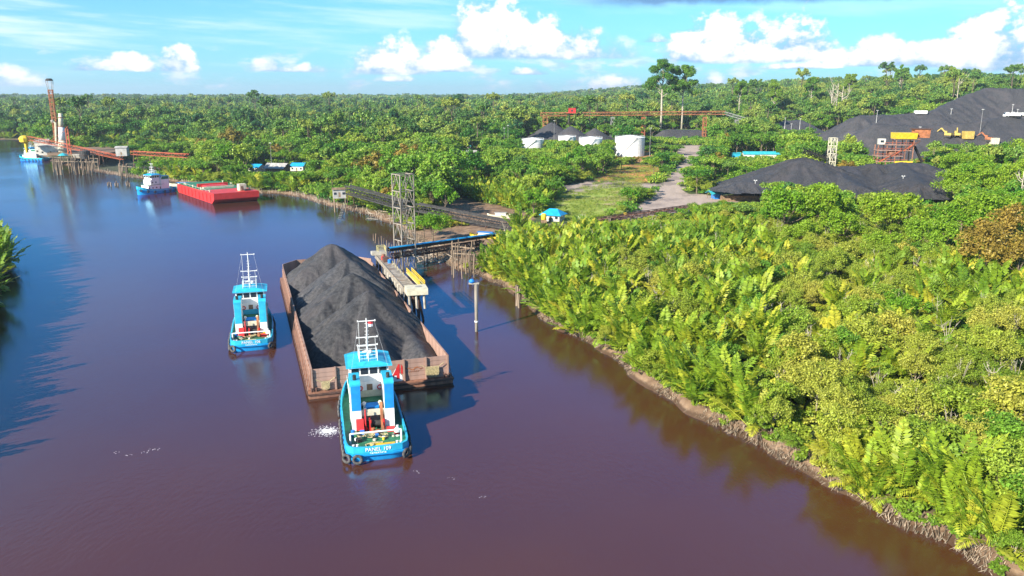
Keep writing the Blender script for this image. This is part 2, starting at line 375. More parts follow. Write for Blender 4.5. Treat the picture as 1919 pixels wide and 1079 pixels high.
def ground(P, d=None):
    P = np.atleast_2d(np.asarray(P, float)); X, Y = P[:, 0], P[:, 1]
    if d is None: d = sdist(P)
    z = np.where(d < 0, -2.2 * sst(-d, 0, 5) - .02, 0)
    dw = d + (vnoise(X, Y, 5, 12) - .5) * 3.2 * sst(d, -2.5, -.5) * (1 - sst(d, 6, 12))
    z = z + 1.15 * sst(dw, -.3, 2.4) + .7 * sst(d, 3, 25)
    right = sst(X, -60, 60)
    z = z + sst(d, 90, 520) * (2 + 6 * right)
    y0 = 760 - 300 * sst(X, 250, 520)
    z = z + 54 * (1 - np.exp(-np.clip(X - 210, 0, None) / 400)) * sst(Y, y0, y0 + 560)
    z = z + 12 * sst(Y, 1500, 4000) + (vnoise(X, Y, 260, 3) - .5) * 9 * sst(Y, 900, 1600)
    z = z + (vnoise(X, Y, 3, 1) - .5) * .35 * sst(d, .5, 4) + (vnoise(X, Y, 1.1, 2) - .5) * .25 * sst(d, -.5, .5)
    return z
def gz(x, y): return float(ground([(x, y)])[0])
def G(px, py):
    """the point of the ground seen at a pixel"""
    d = ray(px, py); lo, hi = 40.0, 40.0
    while hi < 6000:
        p = Vector((0, 0, CAMZ)) + d * (hi / d.y)
        if p.z < max(0, gz(p.x, p.y)): break
        lo = hi; hi *= 1.04
    for _ in range(14):
        mid = (lo + hi) / 2; p = Vector((0, 0, CAMZ)) + d * (mid / d.y)
        if p.z < max(0, gz(p.x, p.y)): hi = mid
        else: lo = mid
    return Vector((0, 0, CAMZ)) + d * (hi / d.y)
def Gp(pts): return [tuple(G(x, y).xy) for x, y in pts]
def inpoly(P, poly):
    P = np.atleast_2d(P); ins = np.zeros(len(P), bool); n = len(poly)
    for i in range(n):
        ax, ay = poly[i]; bx, by = poly[(i+1) % n]
        if ay == by: continue
        c = (ay > P[:, 1]) != (by > P[:, 1]); ins ^= c & (P[:, 0] < (bx-ax) * (P[:, 1]-ay) / (by-ay) + ax)
    return ins
ROAD = Gp([(1150,416),(1185,396),(1215,372),(1240,345),(1262,318),(1282,300),(1262,284),(1240,272),(1332,272),(1322,292),(1300,310),(1286,330),(1278,350),(1290,362),(1330,366),(1420,372),(1420,392),(1330,396),(1290,400),(1240,408)])
YARD = Gp([(1045,350),(1110,338),(1180,340),(1235,345),(1215,366),(1180,350),(1100,354),(1068,366)])
GRASS = Gp([(1010,402),(1025,380),(1070,355),(1110,345),(1200,342),(1215,362),(1185,380),(1160,402),(1080,416),(1040,414)])
SLOPE = Gp([(1110,345),(1120,330),(1150,312),(1200,306),(1240,315),(1235,335),(1200,345)])
GRASS2 = Gp([(1330,345),(1365,325),(1440,310),(1470,316),(1420,330),(1362,345),(1355,358)])
PIER = Gp([(885,500),(960,450),(1010,420),(1150,418),(1150,426),(1010,436),(968,462),(930,500)])
MUD = Gp([(760,440),(800,430),(960,420),(935,455),(890,500),(860,500),(800,480)])
MUD2 = Gp([(820,392),(860,370),(960,392),(1010,410),(960,440),(860,420)])
TANKPAD = Gp([(1140,300),(1150,286),(1225,284),(1235,298),(1200,305)])
VILLAGE = Gp([(465,330),(470,308),(570,305),(580,320),(560,328)])
LEFTPAD = Gp([(88,302),(98,288),(180,295),(262,302),(330,304),(350,316),(300,322),(240,325),(181,320),(120,308)])
ZONES = [ROAD, YARD, GRASS, SLOPE, GRASS2, PIER, MUD, MUD2, TANKPAD, VILLAGE, LEFTPAD]
# polar grid round the point under the camera, fine towards the photograph
na, nr = 760, 520
aa = np.concatenate([np.linspace(-math.pi, -.95, 40, endpoint=False), np.linspace(-.95, .95, na), np.linspace(.95, math.pi, 40)[1:]])
rr = np.concatenate([[2, 12, 25], np.geomspace(38, 17000, nr)])
AA, RR = np.meshgrid(aa, rr); GX = (RR * np.sin(AA)).ravel(); GY = (RR * np.cos(AA)).ravel()
P2 = np.stack([GX, GY], 1); GD = np.empty(len(P2)); _far = np.hypot(GX, GY) > 2600
GD[~_far] = sdist(P2[~_far]); GD[_far] = 900
GZ = ground(P2, GD); nA = len(aa)
i0 = (np.arange(len(rr)-1)[:, None] * nA + np.arange(nA-1)[None, :]).ravel()
Q = np.stack([i0, i0+1, i0+nA+1, i0+nA], 1)[:, ::-1]
gme = mesh_np('ground', np.stack([GX, GY, GZ], 1), Q, [], True)
def attr(me, name, vals):
    a = me.attributes.new(name, 'FLOAT', 'POINT'); a.data.foreach_set('value', np.asarray(vals, np.float32))
_n = vnoise(GX, GY, 7, 5) - .5; _n2 = vnoise(GX, GY, 2.3, 6) - .5
def soft(poly): return np.where(inpoly(P2 + np.stack([_n * 6, _n2 * 6], 1), poly), 1.0, 0.0)
attr(gme, 'road', np.maximum(soft(ROAD), soft(YARD) * .9)); attr(gme, 'grassy', np.maximum(soft(GRASS), soft(GRASS2)))
attr(gme, 'mud', np.maximum.reduce([1 - sst(GD, 2.5, 6), soft(MUD), soft(MUD2), soft(PIER)])); attr(gme, 'redearth', np.maximum(soft(SLOPE) * np.clip(.65 + _n * 2, 0, 1), soft(TANKPAD) * .5))
attr(gme, 'coaldust', np.maximum(soft(LEFTPAD) * .45, soft(YARD) * np.clip(_n * 4, 0, 1)))
def ground_mat():
    m_ = bpy.data.materials.new('ground'); m_.use_nodes = True; t = m_.node_tree; b = t.nodes['Principled BSDF']; q = NG(t)
    pos = q.n('ShaderNodeNewGeometry').outputs['Position']
    A = lambda n: q.n('ShaderNodeAttribute', attribute_name=n).outputs['Fac']
    f1 = q.noise(pos, .35, 7, .65); f2 = q.noise(pos, .05, 5, .6); f3 = q.noise(pos, 2.2, 6, .7)
    c = q.mix(q.smooth(f1, .35, .65), (.035, .055, .018, 1), (.075, .095, .025, 1))
    gr = q.mix(q.smooth(f1, .35, .65), (.20, .28, .04, 1), (.34, .38, .07, 1)); gr = q.mix(q.smooth(f2, .52, .62), gr, (.34, .27, .13, 1))
    c = q.mix(A('grassy'), c, gr)
    rd = q.mix(q.smooth(f3, .3, .7), (.32, .25, .21, 1), (.47, .37, .30, 1)); rd = q.mix(q.m('MULTIPLY', q.smooth(f2, .48, .62), .6), rd, (.17, .135, .125, 1))
    c = q.mix(A('redearth'), c, (.60, .26, .09, 1)); c = q.mix(A('road'), c, rd)
    md = q.mix(q.smooth(f1, .3, .7), (.15, .09, .055, 1), (.29, .19, .12, 1)); c = q.mix(A('mud'), c, md)
    c = q.mix(A('coaldust'), c, (.07, .06, .055, 1))
    zz = q.n('ShaderNodeSeparateXYZ'); t.links.new(pos, zz.inputs[0]); wet = q.m('MULTIPLY', A('mud'), q.smooth(q.m('ADD', zz.outputs[2], q.m('MULTIPLY', q.m('SUBTRACT', f1, .5), .7)), .75, .3))
    c = q.mix(wet, c, (.085, .05, .03, 1)); t.links.new(q.m('SUBTRACT', .9, q.m('MULTIPLY', wet, .4)), b.inputs['Roughness'])
    t.links.new(c, b.inputs['Base Color']); b.inputs['Specular IOR Level'].default_value = .3
    bp = q.n('ShaderNodeBump'); bp.inputs['Strength'].default_value = .5; bp.inputs['Distance'].default_value = .3
    t.links.new(f3, bp.inputs['Height']); t.links.new(bp.outputs[0], b.inputs['Normal']); M['ground'] = m_; return m_
gme.materials.append(ground_mat())
link('ground', gme, kind='structure', label='low wooded river plain with dirt roads, mud banks and a rising hill')

# ------------------------------------------------------------------ water
def water_mat():
    m_ = bpy.data.materials.new('water'); m_.use_nodes = True; t = m_.node_tree; b = t.nodes['Principled BSDF']; q = NG(t)
    pos = q.n('ShaderNodeNewGeometry').outputs['Position']
    big = q.noise(pos, .012, 4, .5)
    c = q.mix(q.smooth(big, .35, .65), (.070, .026, .015, 1), (.088, .032, .011, 1))
    t.links.new(c, b.inputs['Base Color'])
    b.inputs['Roughness'].default_value = .6; b.inputs['Specular IOR Level'].default_value = 0
    gl = q.n('ShaderNodeBsdfGlossy'); gl.inputs['Roughness'].default_value = .06; gl.inputs['Color'].default_value = (.27, .64, 1, 1)
    fr = q.n('ShaderNodeFresnel'); fr.inputs['IOR'].default_value = 1.85; mx = q.n('ShaderNodeMixShader')
    t.links.new(fr.outputs[0], mx.inputs[0]); t.links.new(b.outputs[0], mx.inputs[1]); t.links.new(gl.outputs[0], mx.inputs[2]); t.links.new(mx.outputs[0], t.nodes['Material Output'].inputs['Surface'])
    mp = q.n('ShaderNodeMapping'); mp.inputs['Rotation'].default_value = (0, 0, R(20)); mp.inputs['Scale'].default_value = (1, .45, 1); t.links.new(pos, mp.inputs[0])
    w1 = q.noise(mp.outputs[0], 2.0, 5, .65); w2 = q.noise(mp.outputs[0], .22, 3, .5)
    calm = q.smooth(q.noise(pos, .02, 3), .35, .7)
    hgt = q.m('ADD', q.m('MULTIPLY', w1, q.m('ADD', .45, q.m('MULTIPLY', calm, .55))), q.m('MULTIPLY', w2, .8))
    bp = q.n('ShaderNodeBump'); bp.inputs['Strength'].default_value = .19; bp.inputs['Distance'].default_value = .25
    t.links.new(hgt, bp.inputs['Height']); [t.links.new(bp.outputs[0], q_.inputs['Normal']) for q_ in (gl, fr)]; M['water'] = m_; return m_
wb = MB(); wb.add([(-9000,-3000,0),(5000,-3000,0),(5000,9000,0),(-9000,9000,0)], [(0,1,2,3)]); wb.build('water', water_mat(), kind='structure', label='brown turbid river reflecting the blue sky')

# ------------------------------------------------------------------ coal heaps
attr_ = lambda me, name, vals: attr(me, name, vals)
def mound(name, label, ridges, slope, step=1.0, z_base=None, base_fn=None, clip=None, parent=None, cat='coal pile', origin=None, rough=.25, group=None, gullies=0.0, m_='coal', kind=None):
    """ridges: list of polylines [(x, y, ztop) ...]; the surface falls away from them at the slope"""
    pts = np.array([p for r_ in ridges for p in r_], float); ext = (pts[:, 2].max() - (z_base if z_base is not None else 0)) / slope + 3
    x0, x1, y0, y1 = pts[:, 0].min()-ext, pts[:, 0].max()+ext, pts[:, 1].min()-ext, pts[:, 1].max()+ext
    if clip: x0, x1, y0, y1 = max(x0, clip[0]), min(x1, clip[1]), max(y0, clip[2]), min(y1, clip[3])
    nx, ny = int((x1-x0)/step)+1, int((y1-y0)/step)+1
    X, Y = np.meshgrid(np.linspace(x0, x1, nx), np.linspace(y0, y1, ny)); X = X.ravel(); Y = Y.ravel()
    z = np.full(len(X), -1e3); ridge_shade = np.zeros(len(X)); rq_ = random.Random(len(ridges)*7+3)
    for r_ in ridges:
        tone_ = rq_.uniform(-.35, .35); zb = z.copy()
        rr_ = r_ if len(r_) > 1 else [r_[0], (r_[0][0] + .01, r_[0][1], r_[0][2])]
        for (ax, ay, az_), (bx, by, bz) in zip(rr_[:-1], rr_[1:]):
            ex, ey = bx-ax, by-ay; t = np.clip(((X-ax)*ex + (Y-ay)*ey) / (ex*ex+ey*ey+1e-9), 0, 1)
            cx_, cy_ = ax+t*ex, ay+t*ey; d = np.hypot(X-cx_, Y-cy_); ang = np.arctan2(Y-cy_, X-cx_)
            dd = np.sqrt(d*d + 1.2) - 1.1
            wob = gullies * (vnoise(ang*9 + cx_*.2, np.zeros_like(ang) + cy_*.2, 1, 4) - .5) * np.minimum(d, 8) * .25
            z = np.maximum(z, az_+t*(bz-az_) - slope*dd + wob)
        ridge_shade = np.where(z > zb, tone_, ridge_shade)  # each ridge gets a random painted shade to set its facets apart
    z += (vnoise(X, Y, 2.2, 8) - .5) * rough * 2 + (vnoise(X, Y, .8, 9) - .5) * rough
    bz_ = base_fn(X, Y) if base_fn is not None else np.full(len(X), z_base)
    keep = z > bz_ - .6; z = np.where(keep, z, bz_ - .6)
    i = (np.arange(ny-1)[:, None]*nx + np.arange(nx-1)[None, :]).ravel(); Qd = np.stack([i, i+1, i+nx+1, i+nx], 1)
    Qd = Qd[keep[Qd].any(axis=1)]
    used = np.zeros(len(X), bool); used[Qd.ravel()] = True; idx = np.cumsum(used) - 1
    V = np.stack([X, Y, z], 1)[used]; o = origin or (0, 0, 0); V = V - np.array(o)
    me = mesh_np(name, V, idx[Qd], M[m_], True); attr_(me, 'ridge_shade', ridge_shade[used])
    if parent is not None: return link(name, me, parent, kind='stuff')
    return link(name, me, None, o, label=label, cat=cat, group=group, kind=kind)

# ------------------------------------------------------------------ barges
def loaded_barge():
    L, B = 92.5, 24.6; RZ = R(18.7); c = (-38.0, 177.4, 0)
    t = thing('coal_barge', 'long rusty deck barge with high plated sideboards, heaped with coal', 'barge', c, RZ)
    hb = MB(); hx = B/2 + .5; hy = L/2 + .9
    hb.xprism([(-hy, -2.0), (hy-5, -2.0), (hy, .2), (hy, 1.1), (-hy, 1.1)], -hx, hx); hb.build('hull', M['rust_steel'], t)
    rb = MB()
    for s in (-1, 1): rb.box(s*(hx+.12)-.13, -hy, .62, s*(hx+.12)+.13, hy-3, .9)
    rb.box(-hx, -hy-.2, .62, hx, -hy-.003, .9); rb.build('rubbing_strake', M['rust_dark'], t)
    z0, z1 = 1.11, 5.1; wx, wy = B/2 - .25, L/2
    # side walls: a plate per bay, a post and two slanting braces outside each bay
    nb = 30; bl = (2*wy - 5) / nb
    plate = MB().box(-.06, .04, z0, .06, bl-.04, z1).mesh('side_plate', M['rust_panel'])
    rib = MB().box(-.10, -.08, z0, .10, .08, z1+.04).mesh('post', M['rust_steel'])
    brace = MB().bar((0, 0, z0+.1), (0, bl*.9, z1-.3), .14).bar((0.05, bl*.5, z0+.1), (0.05, bl*.05+.2, z0+1.9), .1).mesh('brace', M['rust_panel'])
    foot = MB().bar((.75, 0, z0+.05), (.06, 0, z1-.4), .12).mesh('raking_strut', M['rust_panel'])
    for s in (-1, 1):
        for k in range(nb):
            y = -wy + k*bl
            link('side_plate', plate, t, (s*wx, y, 0)); link('post', rib, t, (s*(wx+.17), y, 0)); link('brace', brace, t, (s*(wx+.20), y, 0))
            o = link('raking_strut', foot, t, (s*(wx+.05), y+.3, 0))
            if s < 0: o.rotation_euler = (0, 0, math.pi)
        rl = MB().box(s*wx-.14, -wy, z1+.002, s*wx+.14, wy-5, z1+.14); rl.build('top_rail', M['rust_panel'], t)
    # bow wall with cut corners
    for a, b in (((-wx, wy-5), (-wx+4, wy)), ((-wx+4, wy), (wx-4, wy)), ((wx-4, wy), (wx, wy-5))):
        bw = MB(); bw.bar((a[0], a[1], (z0+z1+1)/2), (b[0], b[1], (z0+z1+1)/2), .14, z1+1-z0); bw.build('bow_plate', M['rust_panel'], t)
    # stern wall: six bays of five boards between posts
    nbay = 6; bw_ = 2*wx/nbay; hgt = (z1-z0)/5
    board = MB().box(.12, -.07, .025, bw_-.12, .07, hgt-.025).mesh('board', M['rust_panel'])
    post = MB().box(-.13, -.42, z0, .13, .15, z1+.05).mesh('stern_post', M['rust_panel'])
    for k in range(nbay+1): link('stern_post', post, t, (-wx + k*bw_, -wy, 0))
    back = MB().box(-wx, -wy+.09, z0, wx, -wy+.14, z1-.05); back.build('backing_plate', M['rust_dark'], t)
    for k in range(nbay):
        for r_ in range(5):
            o = link('board', board, t, (-wx + k*bw_, -wy + rnd.uniform(-.02, .02), z0 + r_*hgt)); o.rotation_euler = (rnd.uniform(-.03, .03), 0, 0)
        if k < 5:
            g_ = MB().bar((.15+k*bw_-wx, -wy-.5, z0+.05), (.15+k*bw_-wx, -wy-.08, z0+3.3), .1, .16); g_.build('gusset', M['rust_dark'], t)
    # painted emblem and marks on the stern boards
    em = MB(); ex = -wx + 3*bw_ + 1.5; ye = -wy - .125
    for poly in ([(0,.5),(.9,2.1),(1.5,3.3),(1.75,3.3),(1.7,.5),(1.15,.5),(1.15,1.2),(.75,1.2),(.6,.9)],):
        n = len(poly); em.add([(ex+p[0], ye, z0+p[1]) for p in poly], [tuple(range(n))])
    em.add([(ex+1.95, ye, z0+1.5), (ex+2.3, ye, z0+1.4), (ex+2.25, ye, z0+2.9), (ex+2.0, ye, z0+3.2)], [(0,1,2,3)]); em.build('red_emblem', M['red_paint'], t)
    ew = MB(); ew.add([(ex-.6, ye+.01, z0+.15), (ex+2.2, ye+.01, z0+.05), (ex+2.2, ye+.01, z0+1.0), (ex+1.0, ye+.01, z0+2.5), (ex+.3, ye+.01, z0+1.3)], [(0,1,2,3,4)]); ew.build('white_patch', M['cloth_white'], t)
    sc = MB(); sx = -wx + 4*bw_ + .4
    for k in range(7):
        a = (sx + k*.42, ye, z0 + 2.1 + .25*math.sin(k*1.7)); b = (sx + (k+1)*.42, ye, z0 + 2.15 + .25*math.sin((k+1)*1.7)+.03*k); sc.bar(a, b, .02, .16)
    for k in range(5): sc.bar((sx+.5+k*.4, ye, z0+1.5), (sx+.72+k*.4, ye, z0+1.75), .02, .1)
    sc.build('red_lettering', M['orange_steel'], t)
    # mooring bitts on the stern corners
    for s in (-1, 1):
        for k in range(2):
            b_ = MB().lathe((s*(hx-.6-k*.8), -hy+.45, 1.1), [(.16, 0), (.16, .6), (.24, .62), (.24, .7)], 8); b_.build('bitt', M['rust_dark'], t)
    m4 = Matrix.Translation(c) @ Matrix.Rotation(RZ, 4, 'Z')
    # coal heap, resting on the deck
    peaks = [(-21.5, 12.0), (-6.5, 12.5), (9.5, 12.7), (29, 13.2)]
    loc = [(x, y, z) for x, (y, z) in zip((1.9, .6, 1.6, .2), peaks)]
    mids = [[loc[i], (.2, (loc[i][1]+loc[i+1][1])/2, min(loc[i][2], loc[i+1][2]) - 3.4), loc[i+1]] for i in range(3)]
    rid = [[p, (p[0]-6.2, p[1]-4.6, p[2]-4.1)] for p in loc] + [[p, (p[0]+6.5, p[1]-1.5, p[2]-4.8)] for p in loc] + [[(8.5, -40, 4.4), (9.6, -10, 4.8), (9.6, 34, 4.8)], [(1, -39, 4.6), (1, -31, 7.2), (1, -22.5, 10)], [(0, 29, 9), (0, 35, 6.2)], [(.9, -14, 7.6), (.9, 1, 7.6), (.9, 19, 6.8)]]
    hp = mound('coal_heap', 'dark grey heap of coal in four peaks filling the long rusty barge', rid, .76, .42, z_base=1.2, clip=(-wx+.12, wx-.12, -wy+.3, wy-.6), rough=.22, gullies=.5)
    hp.location = c; hp.rotation_euler = (0, 0, RZ); hp['kind'] = 'stuff'
    # hawsers hung over the stern wall and coiled ends
    for nm, x0, n, lab in (('mooring_rope', -wx+2.3, 9, 'yellow rope bundle hanging low at the left stern corner of the coal barge'), ('mooring_rope', wx-2.9, 16, 'pale rope hung in many loops on the right stern corner of the coal barge')):
        rp = MB()
        for k in range(n):
            x = x0 + (k - n/2) * .15; zt = 3.4 if n > 10 else 2.8; dep = rnd.uniform(1.5, 2.2) if n > 10 else rnd.uniform(1.3, 1.6)
            rp.path([(x-.09, -wy-.5, zt), (x-.1, -wy-.56, zt-dep*.7), (x, -wy-.6, zt-dep), (x+.1, -wy-.56, zt-dep*.7), (x+.09, -wy-.5, zt)], .05, .05, 4)
        rp.path([(x0-n*.075-1.0, -wy-.5, zt+.5), (x0-n*.075, -wy-.52, zt), (x0+n*.075, -wy-.52, zt), (x0+n*.075+.9, -wy-.5, zt+.6)], .06, .06, 5)
        o = rp.build(nm, M['rope'], label=lab, cat='rope'); o.location = c; o.rotation_euler = (0, 0, RZ)
    return t
loaded_barge()

def flat_barge():
    a = at_z(402, 383); c2 = at_z(330, 361); L = 64; B = 22
    rz = R(37); ydir = Vector((-math.sin(rz), math.cos(rz), 0)); xdir = Vector((math.cos(rz), math.sin(rz), 0))
    c = a + ydir*L/2 + xdir*B/2
    t = thing('red_barge', 'empty red flat-topped barge moored by the far bank', 'barge', tuple(c), rz)
    H_ = 4.2
    MB().xprism([(-L/2+5.5, -1), (L/2-4, -1), (L/2, 1.0), (L/2, H_), (-L/2, H_+.9), (-L/2, 2.2)], -B/2, B/2).build('hull', M['red_hull'], t)
    MB().box(-B/2+.5, -L/2+8, H_+.45, B/2-.5, L/2-.5, H_+.6).build('deck', M['green_deck'], t)
    for k in range(9):
        f_ = MB().box(-B/2-.25, -L/2+5+k*6.2, .4, -B/2-.003, -L/2+5.6+k*6.2, H_-.2); f_.build('side_fender', M['red_paint'], t)
    w = MB().box(-6, -4, H_+.61, 5, 4, H_+1.7); w.build('cargo_hatch', M['red_paint'], t)
    MB().box(-8, -5.5, H_+.61, 7.5, -4.2, H_+1.5).build('coaming', M['cream_paint'], t)
    MB().box(-8, 4.2, H_+.61, 7.5, 5.5, H_+2.2).build('coaming', M['red_hull'], t)
    h = MB().box(3.5, -L/2+6, H_+.7, 7, -L/2+9.5, H_+4.0).build('deck_house', M['cream_paint'], t)
    MB().box(4.3, -L/2+5.95, H_+.8, 5.3, -L/2+5.99, H_+3).build('door', M['timber'], h)
    MB().box(-3.8+9, -L/2+3, H_+.9, -1+9, -L/2+5, H_+1.7).build('winch', M['dark_steel'], t)
    for s in (-1, 1):
        for k in range(4): MB().lathe((s*(B/2-1.2), -L/2+10+k*14, H_+.6), [(.35, 0), (.35, 1), (.5, 1.05), (.5, 1.2)], 8).build('bollard', M['cream_paint'], t)
    ml = MB()
    for k in range(10): ml.tube((-B/2+.6, -L/2+9+k*5.5, H_+.6), (-B/2+.6, -L/2+9+k*5.5, H_+1.5), .06)
    ml.bar((-B/2+.6, -L/2+9, H_+1.5), (-B/2+.6, L/2-5.5, H_+1.5), .1); ml.build('guard_rail', M['cream_paint'], t)
flat_barge()

# ------------------------------------------------------------------ tugs
def outline(L, B, sc=1.0, n=44):
    """deck outline, closed, starting at the stern centre and going round to starboard first"""
    pts = []
    h = L/2; w = B/2
    half = [(0, -h), (.45*w, -h), (.76*w, -h+.25), (.92*w, -h+.9), (.98*w, -h+2.2), (w, -h+5), (w, -2), (w, 3), (.97*w, .35*h), (.90*w, .52*h), (.78*w, .68*h), (.60*w, .82*h), (.38*w, .92*h), (.16*w, .985*h), (0, h)]
    pts = half + [(-x, y) for x, y in reversed(half[1:-1])]
    return [(x*sc, y*(1-(1-sc)*.5)) for x, y in pts]
def text(body, size, parent, loc, rot, m_, name='ship_name'):
    c = bpy.data.curves.new(name, 'FONT'); c.body = body; c.size = size; c.extrude = .02; c.align_x = 'CENTER'; c.align_y = 'CENTER'; c.materials.append(m_)
    tmp = bpy.data.objects.new(name, c); COL.objects.link(tmp); bpy.context.view_layer.update(); me = bpy.data.meshes.new_from_object(tmp.evaluated_get(bpy.context.evaluated_depsgraph_get())); bpy.data.objects.remove(tmp)
    o = link(name, me, parent, loc); o.rotation_euler = rot; return o
def tug(label, loc, rz, L=29, B=8.8, name1=None, name2=None, detail=True, mast_h=17.3, hull='blue_hull', trim='cyan_paint', flag=True, cat='tugboat', teal=False):
    t = thing('tugboat', label, cat, loc, rz); hL = L/2; k = L/29.0
    zd = lambda y: 1.45 + 1.7 * max(0, y/hL) ** 2
    zt = lambda y: zd(y) + .95 + .5 * max(0, y/hL) ** 2
    def ring(sc, zf): return [(x, y, zf(y)) for x, y in outline(L, B, sc)]
    def band(mb, r0, r1, mi=0, flip=False):
        n = len(r0); mb.add(r0 + r1, [((i, (i+1) % n, n+(i+1) % n, n+i) if not flip else (i, n+i, n+(i+1) % n, (i+1) % n)) for i in range(n)], mi)
    h = MB(); band(h, ring(.84, lambda y: -1.5), ring(.95, lambda y: .15), 0); band(h, ring(.95, lambda y: .15), ring(1, zd), 0); h.build('hull', M[hull], t, True)
    b = MB(); band(b, ring(1.002, zd), ring(1.012, zt)); band(b, ring(1.012, zt), ring(.965, zt)); band(b, ring(.965, zt), ring(.965, zd)); b.build('bulwark', M[trim], t)
    st = MB(); band(st, ring(1.03, lambda y: zd(y)-.35), ring(1.035, lambda y: zd(y)-.1)); band(st, ring(1.0, lambda y: zd(y)-.4), ring(1.03, lambda y: zd(y)-.35)); band(st, ring(1.035, lambda y: zd(y)-.1), ring(1.0, lambda y: zd(y)-.05)); st.build('rubbing_strake', M[hull], t)
    dk = MB(); r_ = ring(.97, zd); n = len(r_); dk.add(r_ + [(0, y, z) for x, y, z in r_], [(i, (i+1) % n, n+(i+1) % n, n+i) for i in range(n)]); dk.build('deck', M['green_deck'], t)
    # tyres slung round the hull
    O = outline(L, B, 1.085); tm = MB().torus((0, 0, 0), (0, 1, 0), .50, .20, 12, 6).mesh('tyre_fender', M['tyre_rubber'], True); NP = len(O); acc_ = []
    for i in range(NP):
        a = Vector(O[i]); c_ = Vector(O[(i+1) % NP]); d_ = (c_-a); ln = d_.length; q_ = 0
        acc_.append((a, c_, ln))
    tot = sum(x[2] for x in acc_); sp = 1.75 if detail else 3.2; s_ = .4
    while s_ < tot:
        q_ = s_
        for a, c_, ln in acc_:
            if q_ <= ln: break
            q_ -= ln
        p = a.lerp(c_, q_/ln); d_ = (c_-a).normalized(); stern = p.y < -hL+.5
        if not (stern and abs(p.x) < B*.30) and not (abs(p.x) > B*.45 and -3 < p.y < 1 and rnd.random() < .3):
            o = link('tyre_fender', tm, t, (p.x, p.y, zd(p.y) - .55 + rnd.uniform(-.1, .1))); o.rotation_euler = (rnd.uniform(-.1, .1), 0, math.atan2(d_.y, d_.x)); o.scale = (1, 1, 1) if not stern else (1.15, 1.15, 1.15)
        s_ += sp * rnd.uniform(.85, 1.2)
    # deckhouse
    W_, D_, BL, CY_, GD_ = M['white_paint'], M['dark_steel'], M['blue_paint'], M['cyan_paint'], M['green_deck']
    dh = MB().box(-2.95, -2.8, 1.45, 2.95, 8.2*k, 4.7); dh = dh.build('deckhouse', W_, t)
    for s in (-1, 1):
        for y in (1, 3.2, 5.4): MB().box(s*2.96-.02, y, 2.9, s*2.96+.02, y+.7, 3.6).build('window', M['window_glass'], dh)
        MB().box(s*2.96-.02, -1.4, 1.5, s*2.96+.02, -.6, 3.5).build('door', M['timber'], dh)
    MB().box(-3.3, -3.2, 4.701, 3.3, 8.4*k, 4.8).build('boat_deck', GD_, t)
    # side casings with the funnels at their after ends
    for s in (-1, 1):
        x0, x1 = (s*1.75, s*3.2) if s > 0 else (s*3.2, s*1.75)
        fc = MB().xprism([(-6.3, 1.46), (-1.2, 1.46), (-1.2, 7.9), (-2.0, 9.0), (-5.6, 9.0), (-6.3, 8.6)], x0, x1).build('funnel_casing', W_, t)
        MB().box(x0+.03, -6.36, 4.7 if not teal else 4.3, x1-.03, -6.303, 8.58).build('rear_plate', BL if not teal else CY_, fc)
        MB().xprism([(-6.2, 7.3), (-1.6, 7.3), (-2.1, 8.8), (-5.6, 8.8), (-6.2, 8.5)], (s*3.21 if s > 0 else s*3.24), (s*3.24 if s > 0 else s*3.21)).build('side_band', M['green_deck'] if not detail else M['cyan_paint'], fc)
        MB().xprism([(-6.4, 8.6), (-5.6, 9.02), (-2.0, 9.02), (-1.15, 7.9), (-1.15, 8.2), (-1.9, 9.25), (-5.7, 9.25), (-6.4, 8.85)], x0-.05, x1+.05).build('casing_cap', CY_, fc)
        MB().tube((s*2.5, -5.1, 9.0), (s*2.5, -5.25, 10.0), .28, .28, 10).build('exhaust_pipe', D_, fc)
        if detail:
            ld = MB()
            for xx in (0, .4): ld.bar((s*3.3, -3+xx, 1.5), (s*3.3, -3+xx, 7.8), .04)
            for zz in range(16): ld.bar((s*3.3, -3, 1.8+zz*.38), (s*3.3, -2.6, 1.8+zz*.38), .03)
            ld.build('ladder', W_, t)
    for s in (-1, 1):
        vp = MB().lathe((s*1.2, -4.6, 4.01), [(.16, 0), (.16, .9), (.3, 1.0), (.3, 1.25), (.1, 1.4)], 8); vp.build('vent_cowl', W_ if s < 0 else M['cream_paint'], t)
        MB().lathe((0, 0, 0), [(.42, -.07), (.42, .07)], 12)
        lb = MB().torus((0, 0, 0), (0, 1, 0), .34, .09, 12, 5); o = lb.build('lifebuoy', M['red_paint'], t); o.location = (s*1.5, -1.2, 6.3)
        hr = MB()
        for q_ in range(6): hr.tube((s*3.25, -3+q_*2.0*k, 4.8), (s*3.25, -3+q_*2.0*k, 5.75), .035, .035, 4)
        for z_ in (5.3, 5.75): hr.bar((s*3.25, -3, z_), (s*3.25, -3+10*k, z_), .05)
        hr.build('side_rail', W_, t)
    MB().box(-2.3, -1.16, 4.82, 2.3, -1.104, 5.9).build('dado_plate', CY_ if teal else M['cream_paint'], t)
    if detail:
        rq = random.Random(int(L*10)); pal = ['tarp_blue', 'rope', 'cream_paint', 'orange_steel', 'grey_steel', 'red_paint', 'green_deck', 'dark_steel', 'white_paint', 'yellow_paint']
        for q_ in range(20):
            x = rq.uniform(-3.1, 3.1); y = rq.uniform(-hL+3.9, -hL+8.4); sz = rq.uniform(.18, .45)
            if rq.random() < .5: MB().box(-sz, -sz*.8, 0, sz, sz*.8, sz*1.3)
            o = (MB().box(-sz, -sz*.8, 0, sz, sz*.8, sz*1.3) if rq.random() < .55 else MB().lathe((0, 0, 0), [(sz*.8, 0), (sz*.8, sz*1.5), (sz*.5, sz*1.7)], 9)).build('deck_gear', M[pal[q_ % 10]], t); o.location = (x, y, 1.46); o.rotation_euler = (0, 0, rq.uniform(0, 3))
